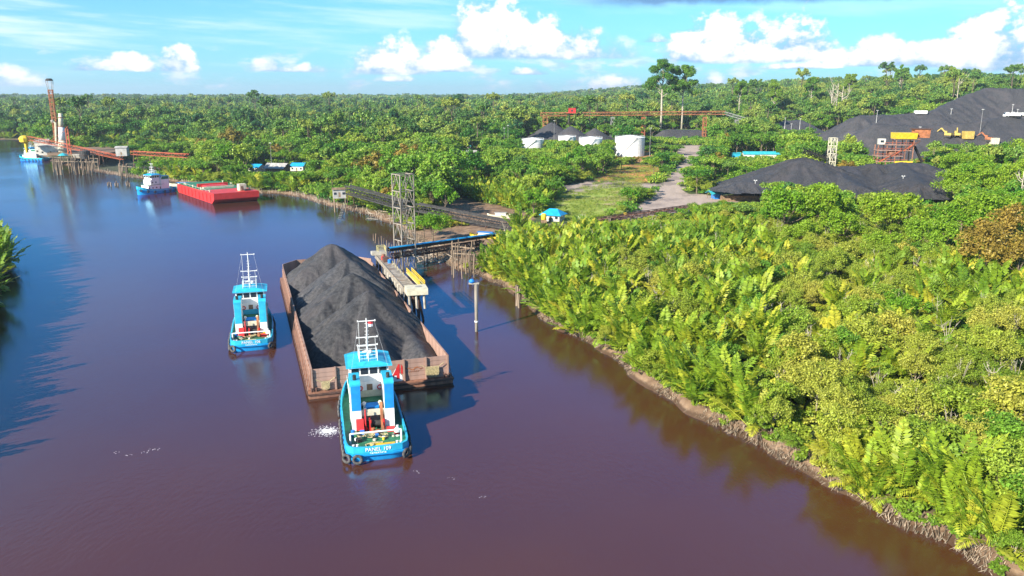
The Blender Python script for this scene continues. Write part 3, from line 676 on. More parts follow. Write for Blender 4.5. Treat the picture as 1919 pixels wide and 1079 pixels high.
        for q_ in range(3):
            cx_, cy_ = rq.uniform(-2.4, 2.2), rq.uniform(-hL+3.6, -hL+6.4); pts_ = [(cx_+math.cos(a*.7)*(.25+a*.025), cy_+math.sin(a*.7)*(.25+a*.025), 1.55+.01*a) for a in range(26)]; MB().path(pts_, .06, .06, 4).build('coiled_rope', M['rope'], t)
        for q_ in range(9):
            x = -2.2 + (q_ % 3)*.9*2; MB().box(-.2, -.2, 0, .2, .2, .35+.1*(q_ % 4)).build('equipment_box', M[pal[(q_+3) % 10]], t).location = (rq.uniform(-1.6, 1.6), rq.uniform(-5.4, -3.1), 4.02)
        wr = MB()
        for x in (-3.1, 3.1): wr.path([(x*.4, 1.2, mast_h-.6), (x, -4, 8.9)], .014, .014, 3)
        wr.build('backstay', W_, t)
    # platform between the casings
    pf = MB().box(-1.74, -5.6, 3.9, 1.74, -2.9, 4.0).build('platform', GD_, t)
    MB().box(-1.7, -5.72, 3.5, 1.7, -5.603, 4.5).build('platform_rail', M['cream_paint'], pf)
    MB().xprism([(-4.9, 4.01), (-3.3, 4.01), (-3.2, 4.6), (-4.0, 4.95), (-5.0, 4.6)], -1.0, 1.0).build('liferaft_cradle', BL, pf)
    # upper house and wheelhouse
    uh = MB().box(-2.75, -1.1, 4.81, 2.75, 6.2*k, 7.4).build('upper_house', W_, t)
    for s in (-1, 1):
        for y in (1, 3): MB().box(s*2.76-.02, y, 5.6, s*2.76+.02, y+.7, 6.4).build('window', M['window_glass'], uh)
    MB().box(-.5, -1.13, 4.9, .4, -1.103, 6.9).build('door', M['timber'], uh)
    wh = MB().xprism([(-.9, 7.4), (5.2*k, 7.4), (5.7*k, 9.8), (-.9, 9.8)], -3.0, 3.0).build('wheelhouse', W_, t)
    for kx in range(4):
        x = -2.75 + kx*1.42; MB().box(x, -.95, 8.5, x+1.15, -.903, 9.5).build('window', M['window_glass'], wh)
        MB().add([(x, 5.44*k, 8.5), (x+1.15, 5.44*k, 8.5), (x+1.15, 5.66*k, 9.5), (x, 5.66*k, 9.5)], [(0,1,2,3)]).build('window', M['window_glass'], wh)
    for s in (-1, 1):
        for y in (-.5, .9, 2.3, 3.7):
            MB().box(s*3.01-.02, y, 8.5, s*3.01+.02, y+1.1, 9.5).build('window', M['window_glass'], wh)
    rf = MB().prism([(-3.55, -1.6), (3.55, -1.6), (3.55, 5.2*k), (2.1, 6.3*k), (-2.1, 6.3*k), (-3.55, 5.2*k)], 9.81, 10.02)
    rf.add([(-3.3,-1.4,10.02),(3.3,-1.4,10.02),(3.1,5*k,10.02),(-3.1,5*k,10.02),(-1.5,-.6,10.5),(1.5,-.6,10.5),(1.4,4*k,10.5),(-1.4,4*k,10.5)], [(4,5,6,7),(0,1,5,4),(1,2,6,5),(2,3,7,6),(3,0,4,7)])
    rf.build('wheelhouse_roof', M['roof_blue'] if not detail else M['cyan_paint'], t)
    # mast: pole, four yards, stays and the railed platform at its foot
    my = 1.2; ms = MB().path([(0, my, 10.3), (-.05, my, 13), (.05, my, 15.5), (0, my, mast_h)], .16, .08, 8).build('mast', W_, t)
    for zz, w in ((12.6, 1.55), (13.9, 1.6), (mast_h-.45, 1.35)):
        y_ = MB().bar((-w, my, zz), (w, my, zz), .12); y_.box(-w-.08, my-.08, zz-.1, -w+.1, my+.08, zz+.16); y_.box(w-.1, my-.08, zz-.1, w+.08, my+.08, zz+.16); y_.build('yard', W_, ms)
    for x in (-1.25, 1.3):
        MB().tube((x, my, 10.4), (x*.97, my, mast_h-.5 if x < 0 else 14), .03, .03, 5).build('stay', W_, ms)
    for j in range(9): MB().bar((-.32, my, 11.3+j*.6), (.32, my, 11.3+j*.6), .05).build('rung', W_, ms)
    rl = MB()
    for x, y in ((-1.4, -.6), (1.4, -.6), (1.4, 2.6), (-1.4, 2.6), (0, -.6), (1.4, 1), (-1.4, 1)): rl.tube((x, y, 10.4), (x, y, 12.0), .05, .05, 5)
    for zz in (10.95, 11.5, 12.0):
        for a, b_ in (((-1.4, -.6), (1.4, -.6)), ((1.4, -.6), (1.4, 2.6)), ((1.4, 2.6), (-1.4, 2.6)), ((-1.4, 2.6), (-1.4, -.6))): rl.bar((*a, zz), (*b_, zz), .05)
    rl.build('railing', W_, t)
    MB().lathe((.5, my+.8, 10.9), [(.05, 0), (.32, .1), (.32, .4), (.1, .6)], 10).build('radar_dome', W_, t)
    MB().bar((-.9, my-.3, 11.6), (.1, my-.3, 11.8), .14, .2).build('radar_scanner', W_, t)
    if flag:
        fl = MB(); 
        for i in range(6): 
            z_ = .06*math.sin(i*1.3); z2 = .06*math.sin((i+1)*1.3)
            fl.add([(.15+i*.14, my+z_, mast_h-1.0), (.29+i*.14, my+z2, mast_h-1.02), (.29+i*.14, my+z2, mast_h-.62), (.15+i*.14, my+z_, mast_h-.6)], [(0,1,2,3)], 0)
            fl.add([(.15+i*.14, my+z_, mast_h-1.4), (.29+i*.14, my+z2, mast_h-1.42), (.29+i*.14, my+z2, mast_h-1.02), (.15+i*.14, my+z_, mast_h-1.0)], [(0,1,2,3)], 1)
        fl.build('flag', [M['cloth_red'], M['cloth_white']], ms)
    # working gear on the after deck
    yb = -hL + 3.6; tb = MB()
    tb.tube((-3.7, yb, 3.05), (3.7, yb, 3.05), .13, .13, 8)
    for x in (-3.7, 3.7): tb.tube((x, yb, 1.45), (x, yb, 3.1), .13, .13, 8)
    tb.build('towing_bar', W_ if detail else M['cream_paint'], t)
    wn = MB().lathe((0, 0, 0), [(.9, -1.0), (.9, -.9), (.45, -.88), (.45, .88), (.9, .9), (.9, 1.0)], 14); w_ = wn.build('winch_drum', D_, t); w_.location = (.5, -6.0, 2.35); w_.rotation_euler = (0, R(90), 0)
    MB().box(-.65, -6.8, 1.46, -.35, -5.2, 3.1).box(1.35, -6.8, 1.46, 1.65, -5.2, 3.1).build('winch_frame', M['red_paint'] if detail else M['grey_steel'], t)
    MB().xprism([(-7.7, 1.46), (-5.4, 1.46), (-5.6, 3.0), (-6.4, 3.4), (-7.1, 2.4)], -2.6, -1.5).build('winch_motor', M['red_paint'], t)
    MB().box(1.9, -7.9, 1.46, 3.1, -6.9, 2.0).build('tool_chest', M['red_paint'], t)
    if detail:
        MB().lathe((3.3, -hL+5.2, 1.45), [(.48, 0), (.48, 1.0), (.2, 1.3), (.2, 1.6)], 12).build('fuel_drum', M['white_paint'], t)
        MB().lathe((3.3, -hL+5.2, 1.75), [(.5, 0), (.5, .3)], 12).build('red_band', M['red_paint'], t)
        MB().lathe((-3.2, -hL+6.5, 1.45), [(.3, 0), (.3, .9)], 10).build('blue_drum', M['tarp_blue'], t)
        MB().xprism([(-7.2, 1.5), (-6.6, 1.5), (-4.9, 5.2), (-5.3, 5.4)], 1.1, 1.5).build('crane_boom', M['orange_steel'], t)
        MB().tube((-1.2, -6.7, 1.46), (-1.2, -6.7, 4.9), .14, .1, 8).build('davit_post', M['red_paint'], t)
        st2 = MB()
        for i in range(9):
            x0 = -.3 + (i % 2)*0; y_ = -hL + .75 + i*.2
            st2.add([(-.9, y_, 1.475), (.9, y_, 1.475), (2.6, y_+.35, 1.475), (2.6, y_+.46, 1.475), (.9, y_+.11, 1.475), (-.9, y_+.11, 1.475)], [(0,1,4,5),(1,2,3,4)], i % 2)
        st2.box(-.95, -hL+.7, 1.455, 2.65, -hL+3.0, 1.47, 0); st2.build('striped_hatch', [M['yellow_paint'], M['red_hull']], t)
        for s in (-1, 1):
            for q in range(2): MB().lathe((s*(3.4-q*.55), -hL+1.5, 1.45), [(.16, 0), (.16, .75), (.22, .78)], 8).build('bollard', W_, t)
        MB().path([(-1.0, -hL+2.8, 1.55), (-.4, -hL+2.5, 1.6), (-.7, -hL+1.9, 1.55), (-1.5, -hL+1.9, 1.55), (-1.6, -hL+2.6, 1.6), (-.6, -hL+2.9, 1.7), (.9, -hL+2.9, 1.6)], .1, .1, 6).build('towline', M['rope'], t)
        gr = MB()
        for x in (-2.95, -1.5, 0, 1.5, 2.95): gr.tube((x, 8.1*k, 4.8), (x, 8.1*k, 5.8), .04, .04, 4)
        gr.bar((-2.95, 8.1*k, 5.8), (2.95, 8.1*k, 5.8), .06); gr.build('fore_rail', W_, t)
    if name1:
        text(name1, .78, t, (0, -hL-.12, 1.98), (R(90), 0, 0), M['cloth_white']); text(name2, .42, t, (0, -hL-.16, 1.42), (R(90), 0, 0), M['cloth_white'], 'home_port')
    return t
tug('blue tugboat with green deck and white mast pushing the stern of the coal barge', (-22.6, 118.9, 0), R(14), 29, 9.1, 'PANEL 109', 'SAMARINDA', mast_h=17.0)
tug('turquoise tugboat lying alongside the left flank of the coal barge', (-56.8, 167.4, 0), R(16), 25.5, 8.4, 'PANEL 106', 'SAMARINDA', mast_h=18.0, flag=False, teal=True)
_p = at_z(283, 364); tug('small blue and white tugboat moored at the left end of the red barge', (_p.x, _p.y + 6, 0), R(150), 22, 7.5, None, None, False, 16, flag=False)
_p = at_z(52, 302); tug('blue and white tugboat moored beneath the yellow loader head', (_p.x, _p.y + 8, 0), R(75), 26, 8.5, None, None, False, 17, flag=False)
# ------------------------------------------------------------------ steelwork and buildings
def lattice_tower(label, c, side, z0, z1, rz, m_, bays, group=None, sep=True, name='lattice_tower', cage=False, cat='tower', leg=.22):
    t = thing(name, label, cat, (c[0], c[1], z0), rz, group); h = z1 - z0; s = side/2; C4 = [(-s,-s),(s,-s),(s,s),(-s,s)]
    for x, y in C4: MB().bar((x, y, 0), (x, y, h), leg).build('leg', M[m_], t)
    bz = h/bays; j = MB()
    for k in range(bays):
        for i in range(4):
            a, b = C4[i], C4[(i+1) % 4]; mid = ((a[0]+b[0])/2, (a[1]+b[1])/2)
            def put(mb):
                mb.bar((*a, (k+1)*bz-.001*i), (*b, (k+1)*bz-.001*i), leg*.8)
                mb.bar((*a, k*bz+.1), (*mid, (k+1)*bz-.1), leg*.55); mb.bar((*b, k*bz+.1), (*mid, (k+1)*bz-.1), leg*.55)
                return mb
            if sep: put(MB()).build('brace', M[m_], t)
            else: put(j)
    if not sep: j.build('bracing', M[m_], t, kind='stuff')
    return t
def truss(label, a, b, h, w, m_, cat='conveyor', name='belt_conveyor', group=None, sep=False, bay=3.0, belt='dark_steel', legs=(), cover=None, legm=None, railing=True, tk=.3):
    a = Vector(a); b = Vector(b); L = (b-a).length; t = thing(name, label, cat, tuple(a), 0, group); d = b-a; u = d.normalized(); side = Vector((u.y, -u.x, 0)).normalized()*w/2; up = Vector((0, 0, h)); n = max(2, int(L/bay))
    for s in (-1, 1):
        MB().bar(side*s, d+side*s, tk).build('bottom_chord', M[m_], t); MB().bar(side*s+up, d+side*s+up, tk).build('top_chord', M[m_], t)
        j = MB()
        for k in range(n):
            p0 = d*(k/n)+side*s; p1 = d*((k+1)/n)+side*s
            for q0, q1 in ((p0, p0+up), (p0, p1+up) if k % 2 else (p0+up, p1)):
                if sep: MB().bar(q0, q1, .14).build('brace', M[m_], t)
                else: j.bar(q0, q1, .16)
        if not sep: j.build('bracing', M[m_], t, kind='stuff')
    MB().bar(d*.002+Vector((0, 0, h*.55)), d*.998+Vector((0, 0, h*.55)), w*.7, .15).build('belt', M[belt], t)
    if cover:
        c = MB(); nn = 10
        prof = [(math.cos(math.pi*i/8)*w*.62, math.sin(math.pi*i/8)*w*.5) for i in range(9)]
        V = []; 
        for e in (0.0, 1.0):
            for x, z in prof: V.append(d*e + side.normalized()*x + Vector((0, 0, h+z)))
        c.add(V, [(i, i+1, 9+i+1, 9+i) for i in range(8)]); c.build('cover', M[cover], t)
    for f in legs:
        p = a + d*f; g0 = gz(p.x, p.y); lg = MB(); base = max(g0, -1.5) - .3
        for s in (-1, 1): lg.bar(d*f+side*s, d*f+side*s*1.7+Vector((0, 0, base-p.z)), .25)
        nn = max(1, int((p.z-base)/3))
        for k in range(nn):
            z_ = (base-p.z)*(k+.5)/nn; lg.bar(d*f-side*1.3+Vector((0, 0, z_)), d*f+side*1.3+Vector((0, 0, z_)), .15)
        lg.build('trestle', M[legm or m_], t)
    return t
def house(label, p, w, d, h, rz, roof, wall='wall_plaster', rh=1.3, name='house', cat='house', group=None, over=.5, posts=False, nwin=3, hip=False):
    t = thing(name, label, cat, tuple(p), rz, group); x, y = w/2, d/2
    if posts:
        for sx in (-1, 0, 1):
            for sy in (-1, 1): MB().box(sx*x*.95-.08, sy*y*.95-.08, -.3, sx*x*.95+.08, sy*y*.95+.08, h).build('post', M['timber'], t)
        MB().box(-x*.5, -y*.6, 0, x*.3, y*.9, h*.75).build('counter', M[wall], t)
    else:
        wl = MB().box(-x, -y, -.6, x, y, h); wl.add([(-x, -y, h), (-x, y, h), (-x, 0, h+rh*.95), (x, -y, h), (x, y, h), (x, 0, h+rh*.95)], [(0,1,2),(3,5,4)] if not hip else []); wl.build('wall', M[wall], t)
        for i in range(nwin):
            xx = -x + w*(i+.5)/nwin
            if i == nwin//2: MB().box(xx-.45, -y-.04, 0, xx+.45, -y-.003, 2.1).build('door', M['timber'], t)
            else:
                f = MB().box(xx-.6, -y-.05, 1.0, xx+.6, -y-.003, 2.1).build('window', M['window_glass'], t); MB().box(xx-.7, -y-.1, .9, xx+.7, -y-.051, 1.0).build('sill', M['wall_plaster'], f)
        MB().box(x+.003, -.6, 1.0, x+.04, .6, 2.1).build('window', M['window_glass'], t)
    r = MB(); ox, oy = x+over, y+over; dz = rh*over/y; hx = x*.45 if hip else ox; th = .12
    for s in (-1, 1):
        A = [(-ox, s*oy, h-dz), (ox, s*oy, h-dz), (hx, 0, h+rh+.02), (-hx, 0, h+rh+.02)]
        V = A + [(a_[0], a_[1], a_[2]+th) for a_ in A]
        r = MB().add(V, [(0,1,2,3),(7,6,5,4),(0,4,5,1),(1,5,6,2),(2,6,7,3),(3,7,4,0)]); r.build('roof_slope', M[roof], t)
    if hip:
        for s in (-1, 1): MB().add([(s*ox, -oy, h-dz+th), (s*ox, oy, h-dz+th), (s*hx, 0, h+rh+th)], [(0,1,2)]).build('hip_end', M[roof], t)
    return t
def lamp_post(label, p, h, group='floodlight poles of the coal yard', arm=1.0, rz=0.0):
    t = thing('lamp_post', label, 'lamp post', tuple(p), rz, group)
    MB().tube((0, 0, -.5), (0, 0, h), .13 if h < 12 else .2, .08, 8).build('pole', M['grey_steel'] if h > 14 else M['white_paint'], t)
    MB().bar((-arm/2, 0, h-.1), (arm/2, 0, h-.1), .08).build('crossarm', M['grey_steel'], t)
    for s in (-1, 1): MB().box(s*arm/2-.25, -.25, h-.05, s*arm/2+.25, .1, h+.25).build('lamp_head', M['white_paint'], t)
    return t
def height_at(px, py, p):
    """height of the thing standing at p whose top is seen at that pixel"""
    return at_y(px, py, p.y).z - p.z

# mooring jetty beside the barge
def jetty():
    A = Vector((-22.3, 176.5, 0)); Bp = Vector((-37.6, 222.0, 0)); L = (Bp-A).length; rz = math.atan2(-(Bp-A).x, (Bp-A).y); H_ = 7.0
    t = thing('loading_jetty', 'narrow steel mooring jetty on piles beside the coal barge', 'jetty', tuple(A), rz)
    MB().box(-1.3, 0, H_-.5, 1.3, L, H_).build('deck', M['weathered_steel'], t)
    for s in (-1, 1): MB().box(s*1.4-.1, 0, H_-.9, s*1.4+.1, L, H_+.15).build('edge_beam', M['weathered_steel'], t)
    for k in range(10):
        y = .8 + k*(L-1.6)/9
        for s in (-1, 1): MB().tube((s*1.0, y, -2.5), (s*1.0, y, H_-.51), .36, .36, 8).build('pile', M['dark_steel'] if s < 0 else M['rust_dark'], t)
        MB().tube((1.0, y, H_-1), (2.6, y+.4, -2.5), .28, .28, 8).build('raking_pile', M['rust_dark'], t)
    for k in range(7): MB().box(-2.0, 6+k*3.6, H_-1.6-.15*(k % 2), -1.51, 7.8+k*3.6, H_-.2).build('fender_block', M['concrete'], t)
    for k in range(8): MB().path([(-1.8, 3+k*4.1, H_-.6), (-1.85, 3.1+k*4.1, H_-2), (-1.75, 3.2+k*4.1, H_-3.6)], .09, .09, 5).build('hanging_chain', M['grey_steel'], t)
    # cream landing box at the near end
    bx = MB().prism([(-2.2, -2.2), (2.6, -2.6), (2.9, 1.6), (-1.9, 2.0)], H_+.02, H_+1.5); bx.build('landing_box', M['cream_paint'], t)
    MB().box(.2, -.6, H_+1.502, 1.6, .4, H_+1.56).build('hatch', M['grey_steel'], t)
    for x in (-1.6, 0, 1.8): MB().tube((x, -1.8, H_), (x+.2, -1.6, 3.6), .3, .3, 8).build('bracket', M['concrete'], t)
    # railed yellow gangway lying along the deck
    g_ = MB().box(1.55, 2.4, H_+.9, 3.1, 17.5, H_+1.1); gw = g_.build('gangway', M['pale_yellow'], t)
    for s in (1.6, 2.85):
        r_ = MB()
        for z in (1.2, 1.75): r_.bar((s+.1, 2.4, H_+z+.4), (s+.1, 17.5, H_+z+.4), .14)
        for k in range(11): r_.bar((s+.1, 2.4+k*1.48, H_+1.1), (s+.1, 2.4+k*1.48, H_+2.2), .13)
        r_.build('handrail', M['yellow_paint'], gw)
    for k in range(8): MB().tube((.9, 18+k*3.6, H_), (.9, 18+k*3.6, H_+1.1), .05).build('railing_post', M['pale_yellow'], t)
    MB().box(-2.4, L-1.5, H_+.01, 1.8, L+1.2, H_+.9).build('end_platform', M['concrete'], t)
    er = MB()
    for x, y in ((-.6, L-1), (1.6, L-1), (1.6, L+1), (-.6, L+1)): er.tube((x, y, H_+.9), (x, y, H_+2.4), .09)
    for z in (1.6, 2.4): er.bar((-.6, L-1, H_+z), (1.6, L-1, H_+z), .1); er.bar((1.6, L-1, H_+z), (1.6, L+1, H_+z), .1); er.bar((-.6, L+1, H_+z), (1.6, L+1, H_+z), .1)
    er.build('railed_frame', M['pale_yellow'], t)
    for x, y, m_ in ((-.4, L-8, 'red_paint'), (.5, L-13, 'tarp_blue'), (.2, L-5, 'rust_steel')): MB().lathe((x, y, H_), [(.5, 0), (.5, .9), (.4, 1.0)], 10).build('equipment_drum', M[m_], t)
    MB().box(-.9, L-12, H_, .6, L-9.5, H_+1.2).build('winch', M['rust_dark'], t)
jetty()
_tb = at_y(759, 470, 236)
lattice_tower('tall cream lattice tower rising from the bank behind the jetty', (_tb.x, 236), 4.6, -1, at_y(759, 326, 236).z, R(38), 'weathered_steel', 6, leg=.28)
# long dark truss conveyor along the bank, in two runs
_a = at_y(652, 362, 352); _m = at_y(765, 394, 318); _b = at_y(962, 430, 293)
truss('dark trussed conveyor slanting down from the riverside cabin to the lattice tower', _a, _m, 3.4, 2.6, 'dark_steel', sep=True, bay=2.6, legs=(.04, .95), legm='rust_dark', group='dark truss conveyor', tk=.55)
truss('dark trussed conveyor running from the lattice tower down to the shore yard', _m + Vector((4, -1, 0)), _b, 2.9, 2.4, 'dark_steel', sep=True, bay=2.6, legs=(.03, .25, .5, .75, .97), legm='rust_dark', group='dark truss conveyor', tk=.55)
_c = at_y(636, 368, 356)
t = house('small weathered grey cabin at the upper end of the dark conveyor', (_c.x, _c.y, _c.z), 5.5, 4.5, 3.4, R(15), 'timber', 'roof_grey', .5, 'control_cabin', 'cabin', nwin=3)
for sx in (-2.4, 2.4):
    for sy in (-2, 2): MB().tube((sx, sy, -_c.z-1), (sx, sy, -.6), .2).build('stilt', M['pile_wood'], t)
_l = at_z(636, 410); lt = thing('access_ladder', 'steel access ladder slanting out of the water below the grey cabin', 'ladder', tuple(_l))
_e = Vector((at_y(645, 383, 352))) - _l
for s in (-.7, .7): MB().bar((s, 0, -1), (_e.x+s, _e.y, _e.z), .2).build('stringer', M['dark_steel'], lt)
for k in range(9): MB().bar((-.7+_e.x*k/9, _e.y*k/9, _e.z*k/9), (.7+_e.x*k/9, _e.y*k/9, _e.z*k/9), .13).build('rung', M['grey_steel'], lt)
# blue covered conveyor
_a = at_y(728, 470, 228); _b = at_y(936, 441, 268)
truss('conveyor under a bright blue arched cover running out to the jetty', _a, _b, .6, 1.0, 'dark_steel', cover='roof_blue', legs=(.1, .3, .78, .98), legm='dark_steel', bay=3)
_a = at_y(735, 484, 232); _b = at_y(905, 458, 262)
truss('low dark catwalk truss below the blue conveyor', _a, _b, 1.3, 1.4, 'rust_dark', 'catwalk', 'catwalk', bay=2.2, legs=(.45,))
def trestle(label, pxs, z1, group=None, seed=1, cap=None, name='timber_trestle', r=.16, cat='timber piles'):
    rr_ = random.Random(seed); p0 = at_z(*pxs[0]); t = thing(name, label, cat, tuple(p0), 0, group)
    for q in pxs:
        p = at_z(*q) - p0; lean = (rr_.uniform(-.5, .5), rr_.uniform(-.4, .4)); h = z1 * rr_.uniform(.75, 1.1)
        MB().tube((p.x+lean[0], p.y+lean[1], -1.5), (p.x, p.y, h), r*rr_.uniform(.8, 1.3), r*.9, 6).build('pile', M['pile_wood'], t)
    if cap:
        for (a, b) in cap:
            a = at_z(*a)-p0; b = at_z(*b)-p0; MB().bar((a.x, a.y, z1*.86), (b.x, b.y, z1*.86), .3, .35).build('cross_beam', M['pile_wood'], t)
    return t
trestle('cluster of pale timber piles standing in the shallow water under the blue conveyor', [(846+rnd.uniform(0, 46), 492+rnd.uniform(0, 30)) for _ in range(22)], 7.5, seed=3, cap=[((848, 500), (890, 505)), ((850, 515), (892, 518))])
trestle('weathered fence of short piles behind the jetty by the mud bank', [(786+k*5.2, 474+k*1.1+rnd.uniform(-3, 3)) for k in range(14)], 4.2, seed=4, cap=[((786, 474), (850, 488))])
trestle('old row of piles between the lattice tower and the mud bank', [(700+k*5, 452+k*3+rnd.uniform(-3, 3)) for k in range(14)], 3.2, seed=9)
trestle('two square timber posts standing at the edge of the palm bank', [(968, 573), (974, 570), (970, 577)], 5.2, seed=5, r=.34)
trestle('weathered boards and posts leaning out of the mud below the lattice tower', [(758+k*4, 452+rnd.uniform(-6, 6)) for k in range(9)], 4.0, seed=6, r=.12)
# lone steel mooring pile with a blue cap
_p = at_z(893, 621); t = thing('mooring_pile', 'tall lone steel pile with a blue lamp cap standing in open water', 'mooring pile', tuple(_p)); _h = height_at(893, 532, _p)
MB().tube((0, 0, -2), (0, 0, _h), .36, .36, 14).build('pile', M['weathered_steel'], t, True); MB().lathe((0, 0, 2.2), [(.44, 0), (.44, .3)], 14).build('collar', M['white_paint'], t)
MB().box(-1.6, -.35, _h+.01, .7, .35, _h+.3).build('bracket', M['concrete'], t); MB().lathe((-.9, 0, _h+.3), [(.55, 0), (.7, .35), (.35, .8)], 12).build('lamp_cap', M['tarp_blue'], t); MB().path([(.4, 0, _h+.1), (1.9, -.2, _h-.35), (3.2, .1, _h-.1), (5.2, 0, _h-.5)], .09, .05).build('loose_cable', M['dark_steel'], t)
# timber debris on the mud
db = MB()
for k in range(70):
    p = G(rnd.uniform(770, 860), rnd.uniform(462, 492)) if k < 45 else G(rnd.uniform(690, 760), rnd.uniform(392, 412)); a = rnd.uniform(0, 3.14); l = rnd.uniform(1, 3.5); db.bar((p.x-math.cos(a)*l, p.y-math.sin(a)*l*.6, max(p.z, 0)+.1), (p.x+math.cos(a)*l, p.y+math.sin(a)*l*.6, max(p.z, 0)+rnd.uniform(.2, 2.0)), .2)
db.build('driftwood', M['dead_wood'], label='tangled driftwood and broken timbers on the mud by the jetty', cat='driftwood', kind='stuff')

def longboat(label, px, py, L, rz, hullm, roofm=None, z=None, cargo=None):
    p = at_z(px, py) if z is None else G(px, py); t = thing('river_boat', label, 'boat', (p.x, p.y, p.z if z is not None else 0), rz)
    B = L*.2; O = [(0, -L/2), (B*.35, -L/2), (B/2, -L*.25), (B/2, L*.15), (B*.3, L*.38), (0, L/2)]; O = O + [(-x, y) for x, y in reversed(O[1:-1])]; n = len(O)
    h = MB(); z1 = lambda y: .9 + .9*abs(y/(L/2))**3
    r0 = [(x*.6, y*.9, -.5) for x, y in O]; r1 = [(x, y, z1(y)) for x, y in O]; r2 = [(x*.8, y*.95, z1(y)) for x, y in O]; r3 = [(x*.7, y*.93, .35) for x, y in O]
    h.add(r0+r1+r2+r3, [(k*n+i, k*n+(i+1) % n, (k+1)*n+(i+1) % n, (k+1)*n+i) for k in range(3) for i in range(n)] + [tuple(range(3*n, 4*n))]); h.build('hull', M[hullm], t)
    if roofm:
        cb = MB().box(-B*.36, -L*.3, .36, B*.36, L*.15, 2.1).build('cabin', M['wall_plaster'], t); MB().prism([(-B*.45, -L*.34), (B*.45, -L*.34), (B*.45, L*.19), (-B*.45, L*.19)], 2.11, 2.28).build('cabin_roof', M[roofm], t)
        for k in range(3): MB().box(B*.36+.003, -L*.25+k*L*.12, 1.2, B*.36+.04, -L*.25+k*L*.12+.8, 1.7).build('window', M['window_glass'], cb)
    return t
longboat('yellow and blue riverboat hauled up beside the end of the blue conveyor', 906, 446, 11, R(70), 'yellow_paint', 'tarp_blue', z=1)
longboat('cream and brown riverboat lying on the mud by the pale palm clump', 935, 408, 10, R(80), 'cream_paint', 'roof_grey', z=1)
longboat('white motor launch with a blue roof lying behind the red barge', 345, 349, 20, R(80), 'cream_paint', 'tarp_blue')
longboat('teal-roofed boat drawn up by the far left pier', 325, 313, 14, R(85), 'white_paint', 'roof_teal', z=1)

# blue hut with yellow water tank
_p = G(1037, 413); house('small hut with a bright blue hipped roof near the palm stand', _p, 7.5, 6, 3.0, R(-25), 'roof_blue', 'wall_plaster', 1.7, 'blue_roofed_hut', 'hut', over=.9, nwin=3, hip=True)
_q = G(1019, 417); t = thing('water_tank', 'yellow upright water tank in front of the blue hut', 'water tank', tuple(_q)); MB().lathe((0, 0, 1.2), [(1.0, 0), (1.05, .1), (1.05, 2.0), (.8, 2.4), (.3, 2.5)], 14).build('tank', M['yellow_paint'], t, True); MB().box(-1.1, -1.1, -.5, 1.1, 1.1, 1.19).build('stand', M['timber'], t)
# ground conveyor at the yard edge
_a = G(1122, 419) + Vector((0, 0, .8)); _b = G(1292, 396) + Vector((0, 0, 1.2))
truss('low rusty ground conveyor running along the edge of the dirt yard', _a, _b, 1.5, 2.2, 'rust_dark', 'conveyor', sep=True, bay=2.4, belt='rust_steel', legs=tuple(k/8 for k in range(9)))
for i, (px, py, m_, lab) in enumerate(((1088, 408, 'white_paint', 'white oil drum lying by the low rusty conveyor'), (1222, 398, 'wall_plaster', 'pale sack pile beside the low rusty conveyor'), (1172, 404, 'yellow_paint', 'yellow pump set standing by the low rusty conveyor'))):
    p = G(px, py); t = thing(('oil_drum', 'sack_pile', 'pump_set')[i], lab, ('drum', 'sacks', 'pump')[i], tuple(p), R(20))
    MB().lathe((0, 0, 0), [(.9, 0), (1.0, .4), (.9, 1.1), (.3, 1.3)], 10).build('body', M[m_], t); MB().box(-1.3, -.8, 0, 1.3, .8, .15).build('skid', M['timber'], t)
# fuel tanks
def tank(label, px0, px1, pyb, pyt):
    p = G((px0+px1)/2, pyb); dep = pix(p)[2]; r = (px1-px0)/F*dep/2; p.y += r*.9; p.z = gz(p.x, p.y); h = height_at((px0+px1)/2, pyt, p)
    t = thing('fuel_tank', label, 'storage tank', tuple(p), 0, 'white fuel storage tanks'); n = 40
    sh = h/5
    for k in range(5): MB().lathe((0, 0, 0), [(r, k*sh+.03), (r, (k+1)*sh-.03)], n).build('shell_course', M['white_tank'], t, False)
    MB().lathe((0, 0, 0), [(r-.06, -.8), (r-.06, h)], n).build('inner_shell', M['grey_steel'], t)
    MB().lathe((0, 0, 0), [(r+.15, h-.1), (r+.15, h+.08), (r*.5, h+r*.09), (.2, h+r*.16)], n).build('roof', M['white_tank'], t)
    rl = MB()
    for k in range(20):
        a = 2*math.pi*k/20; rl.tube((r*math.cos(a), r*math.sin(a), h), (r*math.cos(a), r*math.sin(a), h+1.1), .06)
    rl.torus((0, 0, h+1.1), (0, 0, 1), r, .05, 32, 4); rl.build('roof_rail', M['white_paint'], t)
    st = MB()
    for k in range(26):
        a = -2.4 + k*.045; st.box((r+.5)*math.cos(a)-.4, (r+.5)*math.sin(a)-.4, h*(k+1)/26-.12, (r+.5)*math.cos(a)+.4, (r+.5)*math.sin(a)+.4, h*(k+1)/26)
    st.build('spiral_stair', M['grey_steel'], t, kind='stuff')
tank('large white fuel tank standing clear beside the dirt road', 1155, 1211, 294, 257)
tank('white fuel tank half hidden by bushes left of the large tank', 1086, 1130, 294, 259)
tank('white fuel tank in front of the leftmost coal cone', 976, 1020, 284, 261)
tank('small white fuel tank between two black coal cones', 1047, 1080, 279, 256)
_p = G(1142, 282); house('long low shed painted bright blue beside the large white tank', _p + Vector((0, 6, 0)), 20, 7, 5, R(0), 'roof_grey', 'tarp_blue', .8, 'blue_shed', 'shed')
